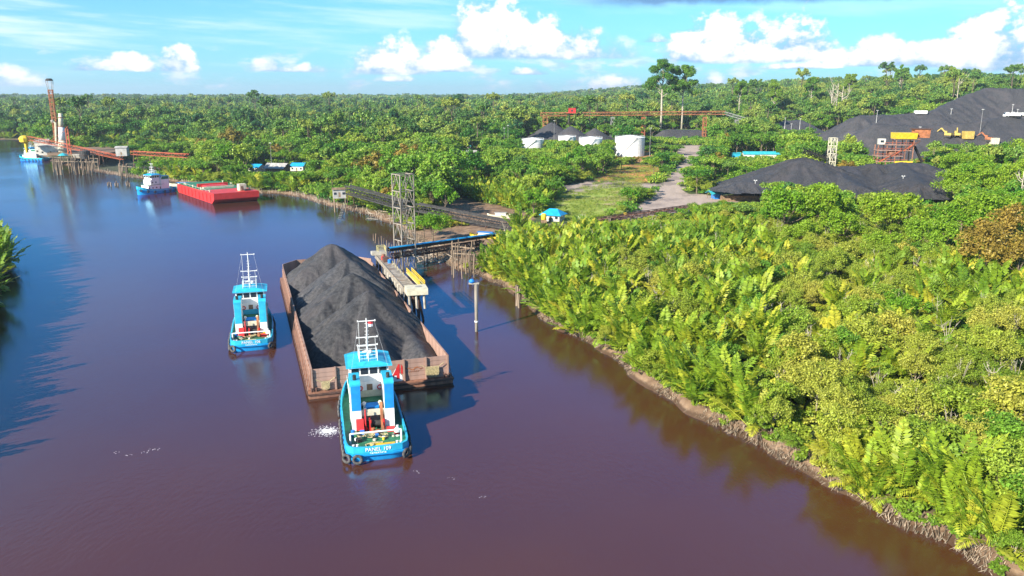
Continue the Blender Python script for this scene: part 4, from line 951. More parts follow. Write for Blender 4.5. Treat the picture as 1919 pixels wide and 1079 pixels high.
# coal cones under the gantry, and the flat heap by the road
def bfn(off=0): return lambda X, Y: ground(np.stack([X, Y], 1), np.full(len(X), 400.0)) - .5
def cone(label, px, pyt, Y, group=None):
    p = at_y(px, pyt, Y); return mound('coal_pile', label, [[(p.x, p.y, p.z)]], .62, 1.6, z_base=6, base_fn=bfn(), origin=(p.x, p.y, 0), rough=.2, group=group)
cone('pointed black coal cone under the left end of the orange gantry', 1034, 229, 765)
cone('broad black coal cone under the red gantry drive house', 1070, 236, 745)
cone('smaller coal cone rising behind the half hidden white tank', 1115, 240, 755)
cone('lowest coal cone just left of the large white tank roof', 1146, 252, 765)
_a = at_y(1245, 243, 790); _b = at_y(1316, 244, 800)
mound('coal_pile', 'flat-topped black coal heap at the end of the dirt road', [[(_a.x, _a.y, _a.z), (_b.x, _b.y, _b.z)], [(_a.x+5, _a.y+14, _a.z), (_b.x, _b.y+14, _b.z)]], .7, 2.0, z_base=8, base_fn=bfn(), origin=(_a.x, _a.y, 0))
# orange gantry conveyor over the cones
def gantry():
    Y = 790; a = at_y(1013, 217, Y); b = at_y(1358, 214, Y+10); c2 = at_y(1416, 231, Y+6)
    truss('long orange gantry conveyor on tall legs above the coal cones', a, b, 3.0, 3.6, 'orange_steel', bay=5, belt='rust_steel', tk=.6)
    truss('grey conveyor slanting down from the right end of the orange gantry', b, c2, 2.4, 3, 'grey_steel', bay=5, tk=.6)
    for i, (x, m_, lab) in enumerate(((1022, 'orange_steel', 'leftmost'), (1148, 'grey_steel', 'second'), (1206, 'red_steel', 'third'), (1321, 'orange_steel', 'fourth'), (1381, 'grey_steel', 'rightmost'))):
        tp = at_y(x, 219 if i < 4 else 224, Y); g0 = gz(tp.x, tp.y)
        lattice_tower(f'{lab} of the five trestle towers carrying the orange gantry', (tp.x, tp.y), 4.5 if i == 0 else 3, g0-1, tp.z-.2, R(0), m_, 6, group='trestle towers of the orange gantry', sep=False, name='trestle_tower', leg=.45)
    p = at_y(1072, 213, Y-.5); t = thing('drive_house', 'red box-shaped drive house perched on the orange gantry', 'machine house', tuple(p))
    MB().box(-3.4, -2.2, 1.0, 3.4, 2.2, 5.2).build('wall', M['red_paint'], t); MB().box(-3.8, -2.5, 5.21, 3.8, 2.5, 5.6).build('roof', M['red_steel'], t); MB().box(-5.5, -2.4, .4, 5.5, 2.4, .95).build('platform', M['red_steel'], t)
    MB().box(-1.2, -2.25, 2, .8, -2.21, 4).build('door', M['dark_steel'], t); MB().tube((-3, 0, .4), (-3, 0, -9), .8, .8, 8).build('drop_chute', M['dark_steel'], t)
gantry()
# workers' houses and small shelters
for px, py, w, lab, rf in ((1408, 297, 12, 'left of two joined low houses with teal roofs', 'roof_teal'), (1441, 297, 13, 'right of two joined low houses with teal roofs', 'roof_teal')):
    house(lab, G(px, py), w, 8, 3.4, R(-6), rf, 'wall_plaster', 1.6, nwin=4)
house('tiny pale blue cabin left of the teal-roofed houses', G(1379, 298), 5, 5, 4.2, 0, 'roof_teal', 'cyan_paint', .5, 'cabin', 'cabin', nwin=1)
house('open shelter with a teal roof at the foot of the big coal stockpile', G(1345, 372), 8.5, 6, 2.8, R(12), 'roof_teal', 'tarp_blue', 1.2, 'open_shelter', 'shelter', posts=True, over=.8)
_p = G(1398, 377); t = thing('retaining_wall', 'low brown retaining wall at the near foot of the big coal stockpile', 'wall', tuple(_p), R(-4))
for k in range(9): MB().box(-12+k*2.6, -.25, -.5, -9.45+k*2.6, .25, 2.6).build('panel', M['concrete'] if k > 6 else M['timber'], t)
house('grey-roofed shed on the far bank between blue roofs', G(521, 323), 12.5, 9, 3.6, R(-14), 'roof_grey', 'timber', 2.4, 'riverside_shed', 'shed', over=1.2)
house('low building under a bright blue roof left of the grey shed', G(482, 321), 8, 8, 3.0, R(-20), 'roof_blue', 'wall_plaster', 1.8, 'blue_roofed_house')
house('small blue-roofed house right of the grey shed', G(561, 319), 9, 8, 3.2, R(-10), 'roof_blue', 'wall_plaster', 1.8, 'blue_roofed_house')
house('long brown building showing between trees left of the fuel tanks', G(868, 294), 22, 8, 4, R(-6), 'roof_grey', 'timber', 1.4, 'long_building', 'building', nwin=5)
house('small pale blue roofed hut among trees near the brown building', G(874, 281), 9, 6, 3.5, 0, 'roof_teal', 'wall_plaster', 1.4, 'hut', 'hut')
house('pale blue shed seen in a gap left of the fuel tanks', G(948, 288), 12, 7, 4, R(4), 'roof_teal', 'wall_plaster', 1.0, 'shed', 'shed')
# stockpiles on the right
def S(px, py):
    """first surface (ground or heap) met along a pixel's ray"""
    bpy.context.view_layer.update(); d = ray(px, py).normalized()
    best = None
    for o in bpy.data.objects:
        if o.parent is None and (o.get('category') == 'coal pile' or o.name == 'ground'):
            mi = o.matrix_world.inverted(); ok, loc, n_, f_ = o.ray_cast(mi @ Vector((0, 0, CAMZ)), mi.to_3x3() @ d)
            if ok:
                w = o.matrix_world @ loc
                if best is None or w.y < best.y: best = w
    return best
def P3(px, py, Y): p = at_y(px, py, Y); return (p.x, p.y, p.z)
_r1 = [P3(1500, 300, 392), P3(1560, 311, 398), P3(1640, 312, 402), P3(1690, 303, 398), P3(1730, 306, 392), P3(1762, 325, 385)]
_r2 = [P3(1500, 300, 392), P3(1450, 322, 388), P3(1400, 335, 380), P3(1375, 346, 374)]
mound('coal_stockpile', 'big dark grey coal stockpile spread behind the near trees', [_r1, _r2, [P3(1508, 294, 396)], [P3(1560, 318, 385), P3(1600, 345, 362)], [P3(1690, 303, 398), P3(1725, 340, 360)], [P3(1640, 306, 400)]], .38, 1.1, z_base=3, base_fn=bfn(), origin=_r1[0][:2] + (0,), rough=.22, gullies=1.2)
_r3 = [P3(1610, 216, 640), P3(1680, 214, 650), P3(1750, 208, 660), P3(1800, 182, 690), P3(1850, 164, 710), P3(1930, 166, 700), P3(2050, 170, 690)]
mound('coal_stockpile', 'highest coal stockpile climbing the hillside at the right', [_r3], .6, 2.2, z_base=3, base_fn=bfn(), origin=_r3[0][:2] + (0,), rough=.5, gullies=1.5)
_r4 = [P3(1640, 232, 560), P3(1740, 236, 560), P3(1840, 226, 566), P3(1900, 214, 580)]
mound('coal_stockpile', 'long lower coal bench in front of the highest stockpile', [_r4, [P3(1590, 246, 600), P3(1640, 240, 590)]], .62, 2.0, z_base=3, base_fn=bfn(), origin=_r4[0][:2] + (0,), rough=.4)
_r5 = [P3(1470, 226, 800), P3(1500, 224, 805)]
mound('coal_stockpile', 'small coal heap in a clearing right of the slanting grey conveyor', [_r5], .5, 2.5, z_base=3, base_fn=bfn(), origin=_r5[0][:2] + (0,))
# conveyor feeding the big stockpile, lattice mast, crusher, vehicles
_a = P3(1508, 290, 398); _b = P3(1580, 312, 470)
truss('dark stacker conveyor reaching over the peak of the big coal stockpile', _b, Vector(_a) + Vector((0, 0, 1)), 2.2, 2.4, 'dark_steel', bay=3, cover=None, legs=(.2, .5))
_p = at_y(1557, 308, 430); lattice_tower('cream lattice mast standing behind the big coal stockpile', (_p.x, 430), 3.2, gz(_p.x, 430), at_y(1557, 258, 430).z, R(5), 'cream_paint', 6, sep=False, name='lattice_mast', leg=.3)
def crusher():
    p = G(1672, 296); p = Vector((p.x, 445, 0)) if False else at_y(1672, 306, 440); z0 = p.z
    t = thing('crushing_plant', 'tall rusty crushing plant with platforms and yellow hopper', 'crusher plant', (p.x, p.y, z0), R(-8))
    rr_ = random.Random(5)
    for x in (-9, -4.5, 0, 5, 9):
        for y in (-3, 3): MB().bar((x, y, -12), (x, y, 15 if x >= 0 else 10), .45).build('column', M['rust_steel'], t)
    for k, (x0, x1, z) in enumerate(((-10, 6, 1), (-10, 4, 4), (-9.5, 8, 7), (-6, 10, 10), (-1, 12, 13))): 
        MB().box(x0, -3.5, z, x1, 3.5, z+.35).build('platform', M['rust_panel'], t)
        r_ = MB(); r_.bar((x0, -3.5, z+1.4), (x1, -3.5, z+1.4), .14)
        for q in range(int((x1-x0)/2)+1): r_.bar((x0+q*2, -3.5, z+.35), (x0+q*2, -3.5, z+1.4), .12)
        r_.build('railing', M['red_steel'], t)
    MB().box(-9, -3, 10.4, -5.5, 0, 13.4).build('control_cabin', M['wall_plaster'], t); MB().box(-8.2, -3.05, 11.4, -6.4, -3.01, 12.6).build('window', M['window_glass'], t)
    MB().xprism([(-4, 13.4), (4, 13.4), (5, 16.6), (-5, 16.6)], -1, 10).build('hopper', M['yellow_paint'], t)
    MB().box(9, -2.5, 14, 17, 2.5, 18.5).build('crusher_house', M['orange_steel'], t); MB().prism([(8, -3), (18, -3), (18, 3), (8, 3)], 18.51, 18.9).build('roof', M['rust_dark'], t)
    MB().box(-3, -2.5, 4.4, 2, 2, 6.8).build('screen_box', M['rust_steel'], t); MB().box(0, -4.4, -.4, 9, -3.6, 1.6).build('yellow_guard', M['yellow_paint'], t)
    for k in range(6): MB().bar((-8+k*3, -3.2, 1+k*1.5), (-3+k*3, -3.2, 4+k*1.7), .8, .5).build('chute', M['rust_dark'] if k % 2 else M['red_steel'], t)
    MB().bar((9, 0, 12), (17, 4, 0), 1.6, .6).build('discharge_belt', M['dark_steel'], t)
crusher()
def excavator(label, p, rz, m_='yellow_paint', s=1.0, group='yellow machines on the coal benches'):
    t = thing('excavator', label, 'excavator', tuple(p), rz, group); t.scale = (s, s, s)
    for sx in (-1, 1): MB().xprism([(-2.2, .2), (-1.8, 0), (1.8, 0), (2.2, .2), (2.2, .8), (1.8, 1.0), (-1.8, 1.0), (-2.2, .8)], sx*1.35-.3, sx*1.35+.3).build('track', M['dark_steel'], t)
    MB().box(-1.5, -2.2, 1.15, 1.5, 1.5, 2.5).build('body', M[m_], t); MB().box(-1.45, .2, 2.51, -.3, 1.6, 3.7).build('cab', M[m_], t); MB().box(-1.4, 1.61, 2.7, -.35, 1.65, 3.6).build('window', M['window_glass'], t)
    bm = MB().bar((.3, 1.2, 2.2), (.3, 4.2, 5.2), .5, .7).bar((.3, 4.2, 5.2), (.3, 6.6, 3.0), .4, .5); bm.build('boom', M[m_], t); MB().xprism([(6.2, 3.2), (7.1, 2.9), (7.4, 1.8), (6.5, 1.6)], -.3, .9).build('bucket', M['dark_steel'], t)
for px, py, Y, lab, mm in ((1776, 254, 540, 'yellow excavator with raised arm left of the yellow container', 'faded_yellow'), (1793, 254, 540, 'yellow excavator reaching upward next to the yellow container', 'faded_yellow'), (1852, 262, 540, 'rust-stained orange excavator at the foot of a tall pole', 'orange_steel')):
    excavator(lab, S(px, py+3), R(40 if px != 1793 else -20), mm, 1.15)
def container(label, px, py, Y, w, d, h, m_):
    p = S(px, py+2); t = thing('container', label, 'container', tuple(p), R(-3)); MB().box(-w/2, -d/2, 0, w/2, d/2, h).build('body', M[m_], t); MB().box(-w/2-.05, -d/2-.05, h+.002, w/2+.05, d/2+.05, h+.15).build('roof', M[m_], t)
    for k in range(int(w/1.2)): MB().box(-w/2+.3+k*1.2, -d/2-.12, .2, -w/2+.7+k*1.2, -d/2-.003, h-.2).build('rib', M[m_], t)
container('large yellow container on the coal bench', 1813, 258, 545, 6.5, 4, 5, 'faded_yellow')
container('orange and cream container at the right end of the coal bench', 1862, 268, 530, 5, 4, 4, 'cream_paint')
container('flat white container on the crest of the coal bench', 1725, 211, 665, 9, 4, 2.4, 'white_paint')
container('rusty orange container in the bushes left of the crushing plant', 1592, 283, 470, 4.5, 3, 2.6, 'orange_steel')
def truck(label, px, py, Y, rz, s=1.0, m_='white_paint'):
    p = S(px, py+1); t = thing('truck', label, 'truck', tuple(p), rz); t.scale = (s, s, s)
    MB().xprism([(2.0, .6), (3.9, .6), (3.9, 1.6), (3.3, 2.6), (2.0, 2.6)], -1.1, 1.1).build('cab', M[m_], t); MB().xprism([(-3.6, .9), (1.8, .9), (1.8, 2.3), (-3.9, 2.3)], -1.15, 1.15).build('load_bed', M[m_], t)
    MB().add([(-1, 3.92, 1.65), (1, 3.92, 1.65), (1, 3.36, 2.5), (-1, 3.36, 2.5)], [(0,1,2,3)]).build('windscreen', M['window_glass'], t)
    for y in (2.9, -1.6, -2.7):
        for sx in (-1, 1): MB().tube((sx*1.18, y, .5), (sx*.85, y, .5), .5, .5, 12).build('wheel', M['black_rubber'], t)
truck('small white truck parked behind the crest of the big stockpile', 1601, 309, 432, R(80), 1.1)
truck('long white tanker truck on the hillside at the right edge', 1896, 219, 560, R(84), 1.4)
truck('short white truck beside the tanker on the hillside', 1908, 218, 556, R(60), 1.3)
# floodlight poles
for px, pb, pt, Y, lab in ((1413, 376, 338, None, 'white lamp post by the retaining wall of the big stockpile'), (1430, 380, 360, None, 'short white lamp post right of the retaining wall'), (1688, 372, 330, 372, 'slim pale pole in front of the right half of the big stockpile'), (1836, 250, 205, 545, 'tallest floodlight pole on the coal benches at the right'), (1723, 250, 238, 550, 'slanting pole right of the crusher house'),
        (1896, 214, 196, 560, 'pole behind the white tanker truck'), (1906, 216, 205, 558, 'lamp on a pole right of the white tanker truck'), (1470, 245, 221, 760, 'left pole by the small coal heap in the clearing'), (1498, 246, 222, 760, 'right pole by the small coal heap in the clearing'), (1482, 250, 232, 740, 'middle pole by the small coal heap in the clearing'),
        (1038, 285, 226, 600, 'grey pole between the left tank and the coal cones'), (952, 290, 235, 600, 'thin pole standing left of the leftmost white tank'), (945, 292, 240, 605, 'thinner twin of the pole left of the white tank'), (1217, 300, 240, 600, 'cream pole beside the large white tank'), (1352, 372, 350, None, 'short post by the teal shelter'), (1782, 214, 204, 660, 'white lamp on the slope of the highest stockpile'), (510, 322, 268, None, 'tall white pole behind the grey shed'), (1610, 212, 185, 700, 'bare pole at the forest edge above the coal bench'), (1642, 230, 207, 620, 'wooden pole on the flank of the coal bench')):
    p = S(px, pb); top = at_y(px, pt, p.y).z; lamp_post(lab, (p.x, p.y, p.z), top - p.z)

# ---- ship loader and pier at the far left
def left_complex():
    pts = [(99+rnd.uniform(0, 88), 314+rnd.uniform(0, 14)) for _ in range(46)]
    t = trestle('dense cluster of tall crooked timber piles under the far left pier', pts, 9.2, seed=8, r=.42, name='timber_pier', cat='pier', cap=[((100, 316), (186, 318)), ((104, 324), (186, 326))])
    o = t.location; a = at_z(98, 318); 
    dk = MB(); P_ = [at_z(92, 316), at_z(188, 316), at_z(240, 305), at_z(236, 297), at_z(90, 300)]
    n = len(P_); dk.add([(p.x-o.x, p.y-o.y, 9.3) for p in P_]+[(p.x-o.x, p.y-o.y, 9.9) for p in P_], [tuple(range(n)), tuple(range(2*n-1, n-1, -1))]+[(k, n+k, n+(k+1) % n, (k+1) % n) for k in range(n)]); dk.build('deck', M['timber'], t)
    trestle('second group of timber piles between the pier and the muddy shore', [(224+rnd.uniform(0, 26), 330+rnd.uniform(-3, 5)) for _ in range(13)], 8, seed=12, r=.38, cap=[((224, 331), (250, 333))])
    for px in (205, 219, 240): 
        trestle({205: 'dark stump sticking out of the water right of the pier', 219: 'pair of dark leaning stumps in the water beyond the pier', 240: 'short dark stump nearest the small blue tugboat'}[px], [(px-3, 348), (px+3, 349), (px, 346)], 2.2, seed=px, r=.35, name='broken_pile')
    Y = 600
    b0 = at_y(110, 286, Y); top = at_y(109, 168, Y).z
    lt = lattice_tower('tall rusty lattice mast rising far above the pier', (b0.x, Y), 2.6, b0.z, top, R(12), 'orange_steel', 14, sep=False, name='loader_mast', cat='mast', leg=.4)
    h = top - b0.z
    for x, y in ((-1.3, -1.3), (1.3, -1.3), (1.3, 1.3), (-1.3, 1.3)): MB().bar((x, y, h), (x*1.5, y*1.5, h+6.5), .3).build('head_strut', M['grey_steel'], lt)
    MB().lathe((0, 0, h+6.3), [(2.6, 0), (2.6, .8), (1.6, 1.7)], 10).build('head_frame', M['dark_steel'], lt)
    p = at_y(119, 290, Y-5); t = thing('white_silo_column', 'pale tapering steel column leaning against the rusty mast', 'silo', tuple(p)); tp = at_y(113, 212, Y-4) - p
    m1 = tp*.35; m2 = tp*.68
    MB().tube((0, 0, 0), tuple(m1), 3.3, 2.7, 14).build('lower_shaft', M['cream_paint'], t, True); MB().tube(tuple(m1), tuple(m2), 2.5, 2.0, 14).build('middle_shaft', M['white_paint'], t, True); MB().tube(tuple(m2), tuple(tp), 1.9, 1.3, 14).build('upper_shaft', M['cream_paint'], t, True)
    for f in (.35, .68, .9): MB().torus(tuple(tp*f), (0, 0, 1), 2.9-f*1.3, .3, 14, 5).build('flange', M['rust_steel'], t)
    p = at_y(106, 285, Y-2); t = thing('vent_pipe', 'thin cream pipe with a bent top left of the pale column', 'pipe', tuple(p)); tp = at_y(104, 230, Y-2)-p
    MB().path([(0, 0, 0), tuple(tp), tuple(tp+Vector((-2, 0, 1)))], .8, .6, 8).build('pipe', M['cream_paint'], t); MB().lathe(tuple(tp+Vector((-2.2, 0, .3))), [(1, 0), (1.2, 1.6), (.4, 2)], 8).build('cowl', M['concrete'], t)
    a = at_y(54, 262, 582); m = at_y(128, 277, 578); b = at_y(230, 299, 562)
    truss('red ship-loading boom reaching out from the pier to the yellow head', m, a, 2.6, 2.6, 'red_steel', bay=3.5, name='loader_boom', cat='ship loader boom')
    truss('red trussed conveyor sloping down from the red post to the shore', m, b, 2.4, 2.6, 'red_steel', bay=3.5, legs=(.3, .6, .97), legm='rust_steel')
    y0 = at_y(46, 262, 582); t = thing('discharge_hood', 'bright yellow discharge head at the tip of the red boom', 'loader head', tuple(y0))
    MB().lathe((0, 0, 0), [(1.5, -2.2), (3.2, -1.4), (3.6, 1.2), (2.4, 2.8), (.6, 3.2)], 10).build('hood', M['yellow_paint'], t); MB().tube((.6, 0, -2), (.6, 0, -9), 1.3, 1.0, 10).build('spout', M['yellow_paint'], t); MB().box(-3.8, -.8, .2, -1.5, .8, 1.6).build('motor', M['yellow_paint'], t)
    p = at_y(131, 290, 577); t = thing('boom_post', 'upright red post carrying the red boom', 'post', tuple(p)); hh = at_y(131, 241, 577).z - p.z
    for s in (-1, 1): MB().bar((s*1.1, 0, 0), (s*.8, 0, hh), .7).build('leg', M['red_steel'], t)
    for k in range(5): MB().bar((-1, 0, 2+k*4), (1, 0, 4+k*4), .4).build('brace', M['red_steel'], t)
    q = a - Vector((p.x, p.y, p.z)); MB().bar((0, 0, hh-.5), tuple(q*.55+Vector((0, 0, 2.5))), .2).build('stay', M['red_steel'], t)
    st_ = [('small white gable building on the pier under the red boom', 98, 288, 16, 9, 6, 'roof_grey', 'wall_plaster'), ('pale slanting shed behind the moored tugboat at the pier', 82, 286, 9, 9, 8, 'roof_grey', 'wall_plaster')]
    for lab, px, py, w, d, h_, rf, wl in st_: house(lab, at_y(px, py, 598), w, d, h_, R(18), rf, wl, 2.0, 'pier_house', 'building')
    p = at_y(119, 297, 560); t = thing('sun_umbrella', 'teal umbrella shelter on the pier below the pale column', 'umbrella', tuple(p)); MB().tube((0, 0, -1), (0, 0, 3), .15).build('pole', M['timber'], t); MB().lathe((0, 0, 2.2), [(3.6, 0), (2.2, 1.0), (.2, 1.7)], 8).build('canopy', M['roof_teal'], t)
    p = at_y(160, 297, 565); t = thing('round_tank', 'dark round tank on the pier deck under the red conveyor', 'tank', tuple(p)); MB().lathe((0, 0, 0), [(3.4, 0), (3.4, 5), (3.0, 5.4), (.3, 5.8)], 16).build('shell', M['dark_steel'], t); MB().torus((0, 0, 2.6), (0, 0, 1), 3.45, .15, 16, 4).build('hoop', M['rust_dark'], t)
    p = at_y(147, 296, 570); t = thing('rubble_bin', 'pale concrete bin beside the dark round tank', 'bin', tuple(p)); MB().xprism([(-2, 0), (2, 0), (3, 2.4), (-3, 2.4)], -2.2, 2.2).build('body', M['concrete'], t); MB().box(-2.6, -3.1, 2.41, 2.6, 3.1, 2.7).build('rim', M['concrete'], t)
    house('small grey watch hut on stilts beside the red conveyor', at_y(230, 290, 545), 7, 6, 5, R(10), 'roof_grey', 'roof_grey', .8, 'watch_hut', 'hut', nwin=1)
    a = at_y(248, 289, 540); b = at_y(352, 295, 520)
    truss('far red conveyor running level behind the riverside trees', a, b, 2.2, 2.6, 'red_steel', bay=4, legs=(.05, .35, .65, .95), legm='rust_steel')
    p = G(350, 297); t = thing('rusty_hopper', 'small rusty hopper at the end of the far red conveyor', 'hopper', tuple(p)); MB().xprism([(-1, 2), (1, 2), (2.6, 6), (-2.6, 6)], -2.5, 2.5).build('bin', M['rust_steel'], t)
    for x in (-2.3, 2.3): MB().bar((x, 0, -.5), (x, 0, 3.4), .35).build('leg', M['rust_dark'], t)
left_complex()
# spoil heap by the road
_p = G(1212, 372); mound('spoil_heap', 'small heap of dark rubble and broken coal beside the dirt road', [[(_p.x, _p.y, _p.z+2.6), (_p.x+4, _p.y+7, _p.z+2.2)]], .5, .8, z_base=_p.z-.5, base_fn=bfn(), origin=(_p.x, _p.y, 0), rough=.6, cat='rubble heap')
_p = G(1180, 380); mound('spoil_heap', 'low brown scrap heap left of the dark rubble heap', [[(_p.x-6, _p.y, _p.z+1.2), (_p.x+3, _p.y+3, _p.z+1.4)]], .4, .8, z_base=_p.z-.5, base_fn=bfn(), origin=(_p.x, _p.y, 0), rough=.6, cat='rubble heap', m_='dead_wood')
# churned foam at the flank of the nearer tug
fm = MB(); _f = at_z(605, 808)
for k in range(900):
    a = rnd.uniform(0, 6.28); r_ = abs(rnd.gauss(0, 1)); x = _f.x + math.cos(a)*r_*1.2 + .8; y = _f.y + math.sin(a)*r_*1.1; s = rnd.uniform(.02, .12)
    fm.add([(x-s, y, .012), (x, y-s*.6, .02), (x+s, y+s*.2, .014), (x, y+s*.5, .03)], [(0,1,2,3)])
for px, py in ((270, 848), (285, 843), (242, 852), (220, 848), (294, 841), (845, 897), (780, 884), (905, 930)):
    p = at_z(px, py)
    for k in range(5): s = rnd.uniform(.03, .08); x = p.x + rnd.uniform(-.5, .5); y = p.y + rnd.uniform(-.4, .4); fm.add([(x-s*1.6, y, .012), (x, y-s*.6, .02), (x+s*1.6, y, .014), (x, y+s*.5, .03)], [(0,1,2,3)])
fm.build('foam', M['foam'], kind='stuff', label='white churned foam and flecks on the river beside the tugboat')
# ------------------------------------------------------------------ vegetation
def quads(C, N, U, S, asp=.55):
    """leaf quads: centres, normals, long axes, sizes"""
    N = N/np.linalg.norm(N, axis=1, keepdims=True); U = U - N*(U*N).sum(1, keepdims=True); U /= np.linalg.norm(U, axis=1, keepdims=True)+1e-9; W = np.cross(N, U); S = S[:, None]
    V = np.stack([C-U*S, C+W*S*asp, C+U*S, C-W*S*asp], 1).reshape(-1, 3)
    return V, np.arange(len(V)).reshape(-1, 4)
def crown_mesh(name, m_, n, R_, H_, leaf, seed, nclump=24, low=0.0, flat=1.0, upper=True):
    r = np.random.default_rng(seed)
    d = r.normal(size=(nclump, 3)); d[:, 2] = np.abs(d[:, 2])*(1 if upper else 1) - (.35 if upper else .8)*r.random(nclump); d /= np.linalg.norm(d, axis=1, keepdims=True)
    rad = r.uniform(.35, 1.08, nclump)[:, None]; cc = d*rad*np.array([R_, R_, H_/2*flat]); cc[:, 2] += H_/2+low; cr = r.uniform(.15, .38, nclump)*R_
    k = r.integers(0, nclump, n); q = r.normal(size=(n, 3)); q[:, 2] += .45; q /= np.linalg.norm(q, axis=1, keepdims=True)
    rr_ = (r.random(n)**.35)[:, None]*cr[k][:, None]*np.array([1, 1, .7]); C = cc[k] + q*rr_ + r.normal(size=(n, 3))*.04*R_
    N = q*.6 + r.normal(size=(n, 3))*.55 + np.array([0, 0, .55]); U = r.normal(size=(n, 3)); S = leaf*r.uniform(.6, 1.35, n)
    V, Qd = quads(C, N, U, S); return mesh_np(name, V, Qd, M[m_]), cc
def tree_trunk(name, m_, cc, h0, r0, seed, nl=7, lean=.5):
    r = random.Random(seed); b = MB(); lx, ly = r.uniform(-lean, lean), r.uniform(-lean, lean)
    top = Vector((lx, ly, float(np.median(cc[:, 2])))); b.path([(0, 0, -.8), (lx*.3, ly*.2, h0*.5), (lx*.7, ly*.8, h0), tuple(top)], r0, r0*.35, 6)
    s = sorted(range(len(cc)), key=lambda i: r.random())[:nl]
    for i in s:
        c = Vector(cc[i]); a = Vector((lx*.6, ly*.6, h0*r.uniform(.55, 1.0))); mid = a.lerp(c, .5) + Vector((0, 0, -.4)); b.path([a, mid, c], r0*.4, r0*.12, 5)
    return b.mesh(name, M[m_], True)
# --- nipa palm fronds
def frond_mesh(name, L, bend, nl, seed, lw=.10, ll=1.0, start=.22, m_='palm_leaf', droop=.3):
    """rachis in the plane x-z rising from the origin, arching outward along +x, with pairs of leaflets"""
    r = np.random.default_rng(seed); n = 9; pts = []; a = R(86); x = z = 0.0
    for i in range(n+1):
        pts.append((x, 0.0, z)); st_ = L/n; a -= bend*(i/n)**1.3*2/n*1.3; x += math.cos(a)*st_; z += math.sin(a)*st_
    b = MB(); b.path(pts, .055*L/6, .012, 3); P_ = np.array(pts); V = list(b.v); Qd = [q if len(q) == 4 else (q[0], q[1], q[2], q[2]) for q in b.f]
    for i in range(nl):
        f = start + (1-start)*(i+.5)/nl; s_ = f*n; k = min(int(s_), n-1); p = P_[k]+(P_[k+1]-P_[k])*(s_-k); t_ = P_[k+1]-P_[k]; t_ = t_/np.linalg.norm(t_)
        l = ll*(math.sin(math.pi*min(1, .18+.86*(f-start)/(1-start)))**.6)*r.uniform(.85, 1.1)+.1
        for s in (-1, 1):
            nrm = np.cross(t_, (0, 1, 0)); out = np.array((0, s*1.0, 0))*.82 + t_*.62 - nrm*r.uniform(-.15, .25) - np.array((0, 0, droop))*r.uniform(.3, 1.2)
            out /= np.linalg.norm(out); w = np.cross(out, nrm); w = w/(np.linalg.norm(w)+1e-9)*lw*r.uniform(.8, 1.2)
            o = len(V); e = p+out*l; m1 = p+out*l*.45; V += [tuple(p-w*.3), tuple(m1-w), tuple(e), tuple(m1+w)]; Qd.append((o, o+1, o+2, o+3))
    me = bpy.data.meshes.new(name); Qt = [q[:3] if q[2] == q[3] else q for q in Qd]; me.from_pydata([tuple(map(float, v)) for v in V], [], Qt); me.materials.append(M[m_]); me.update(); return me
FR = [frond_mesh('frond', 6.8, .85, 22, 1, lw=.15), frond_mesh('frond', 7.4, .5, 24, 2, lw=.15), frond_mesh('frond', 6.0, 1.5, 20, 3), frond_mesh('frond', 5.2, 2.0, 18, 4, droop=.6)]
FRL = [frond_mesh('frond', 6.8, 1.0, 10, 5, lw=.36, ll=.95), frond_mesh('frond', 7.4, .5, 11, 6, lw=.36, ll=.95), frond_mesh('frond', 5.8, 1.6, 9, 7, lw=.38)]
def me_arrays(me):
    v = np.empty(len(me.vertices)*3, np.float32); me.vertices.foreach_get('co', v); return v.reshape(-1, 3), [tuple(p.vertices) for p in me.polygons]
def frond_set(seed, n, lod=0):
    r = random.Random(seed); out = []
    for i in range(n):
        a = i*2.399+r.uniform(-.3, .3); til = R(r.uniform(0, 13) if i < n*.62 else r.uniform(18, 52)); s = r.uniform(.75, 1.12)*(1 if i < n*.6 else .9)
        out.append(((r.uniform(-.5, .5), r.uniform(-.5, .5), 0), (r.uniform(-.25, .25), til, a), s, r.randrange(2) if i < n*.5 else r.randrange(len(FR if lod == 0 else FRL))))
    return out
from mathutils import Euler
def joined_palm(name, seed, n, lod=1, trunk=None):
    V, Fs = [], []; src = FR if lod == 0 else FRL
    for loc, rot, s, k in frond_set(seed, n, lod):
        m4 = Matrix.Translation(loc) @ Matrix.Rotation(rot[2], 4, 'Z') @ Matrix.Rotation(rot[1], 4, 'Y') @ Matrix.Rotation(rot[0], 4, 'X') @ Matrix.Diagonal((s, s, s, 1))
        v, f = me_arrays(src[k]); v = v @ np.array(m4.to_3x3()).T + np.array(loc); o = len(V); V += [tuple(map(float, p)) for p in v]; Fs += [tuple(i+o for i in q) for q in f]
    me = bpy.data.meshes.new(name); me.from_pydata(V, [], Fs); me.materials.append(M['palm_leaf']); me.update()
    tn = []; r2 = random.Random(seed+5)
    for loc, rot, s, k in frond_set(seed, n, lod): tn += [r2.uniform(-.38, .38)]*len(src[k].vertices)
    attr(me, 'tone', tn); return me
PALM = [joined_palm('fronds', 20+i, 11, 1) for i in range(4)]
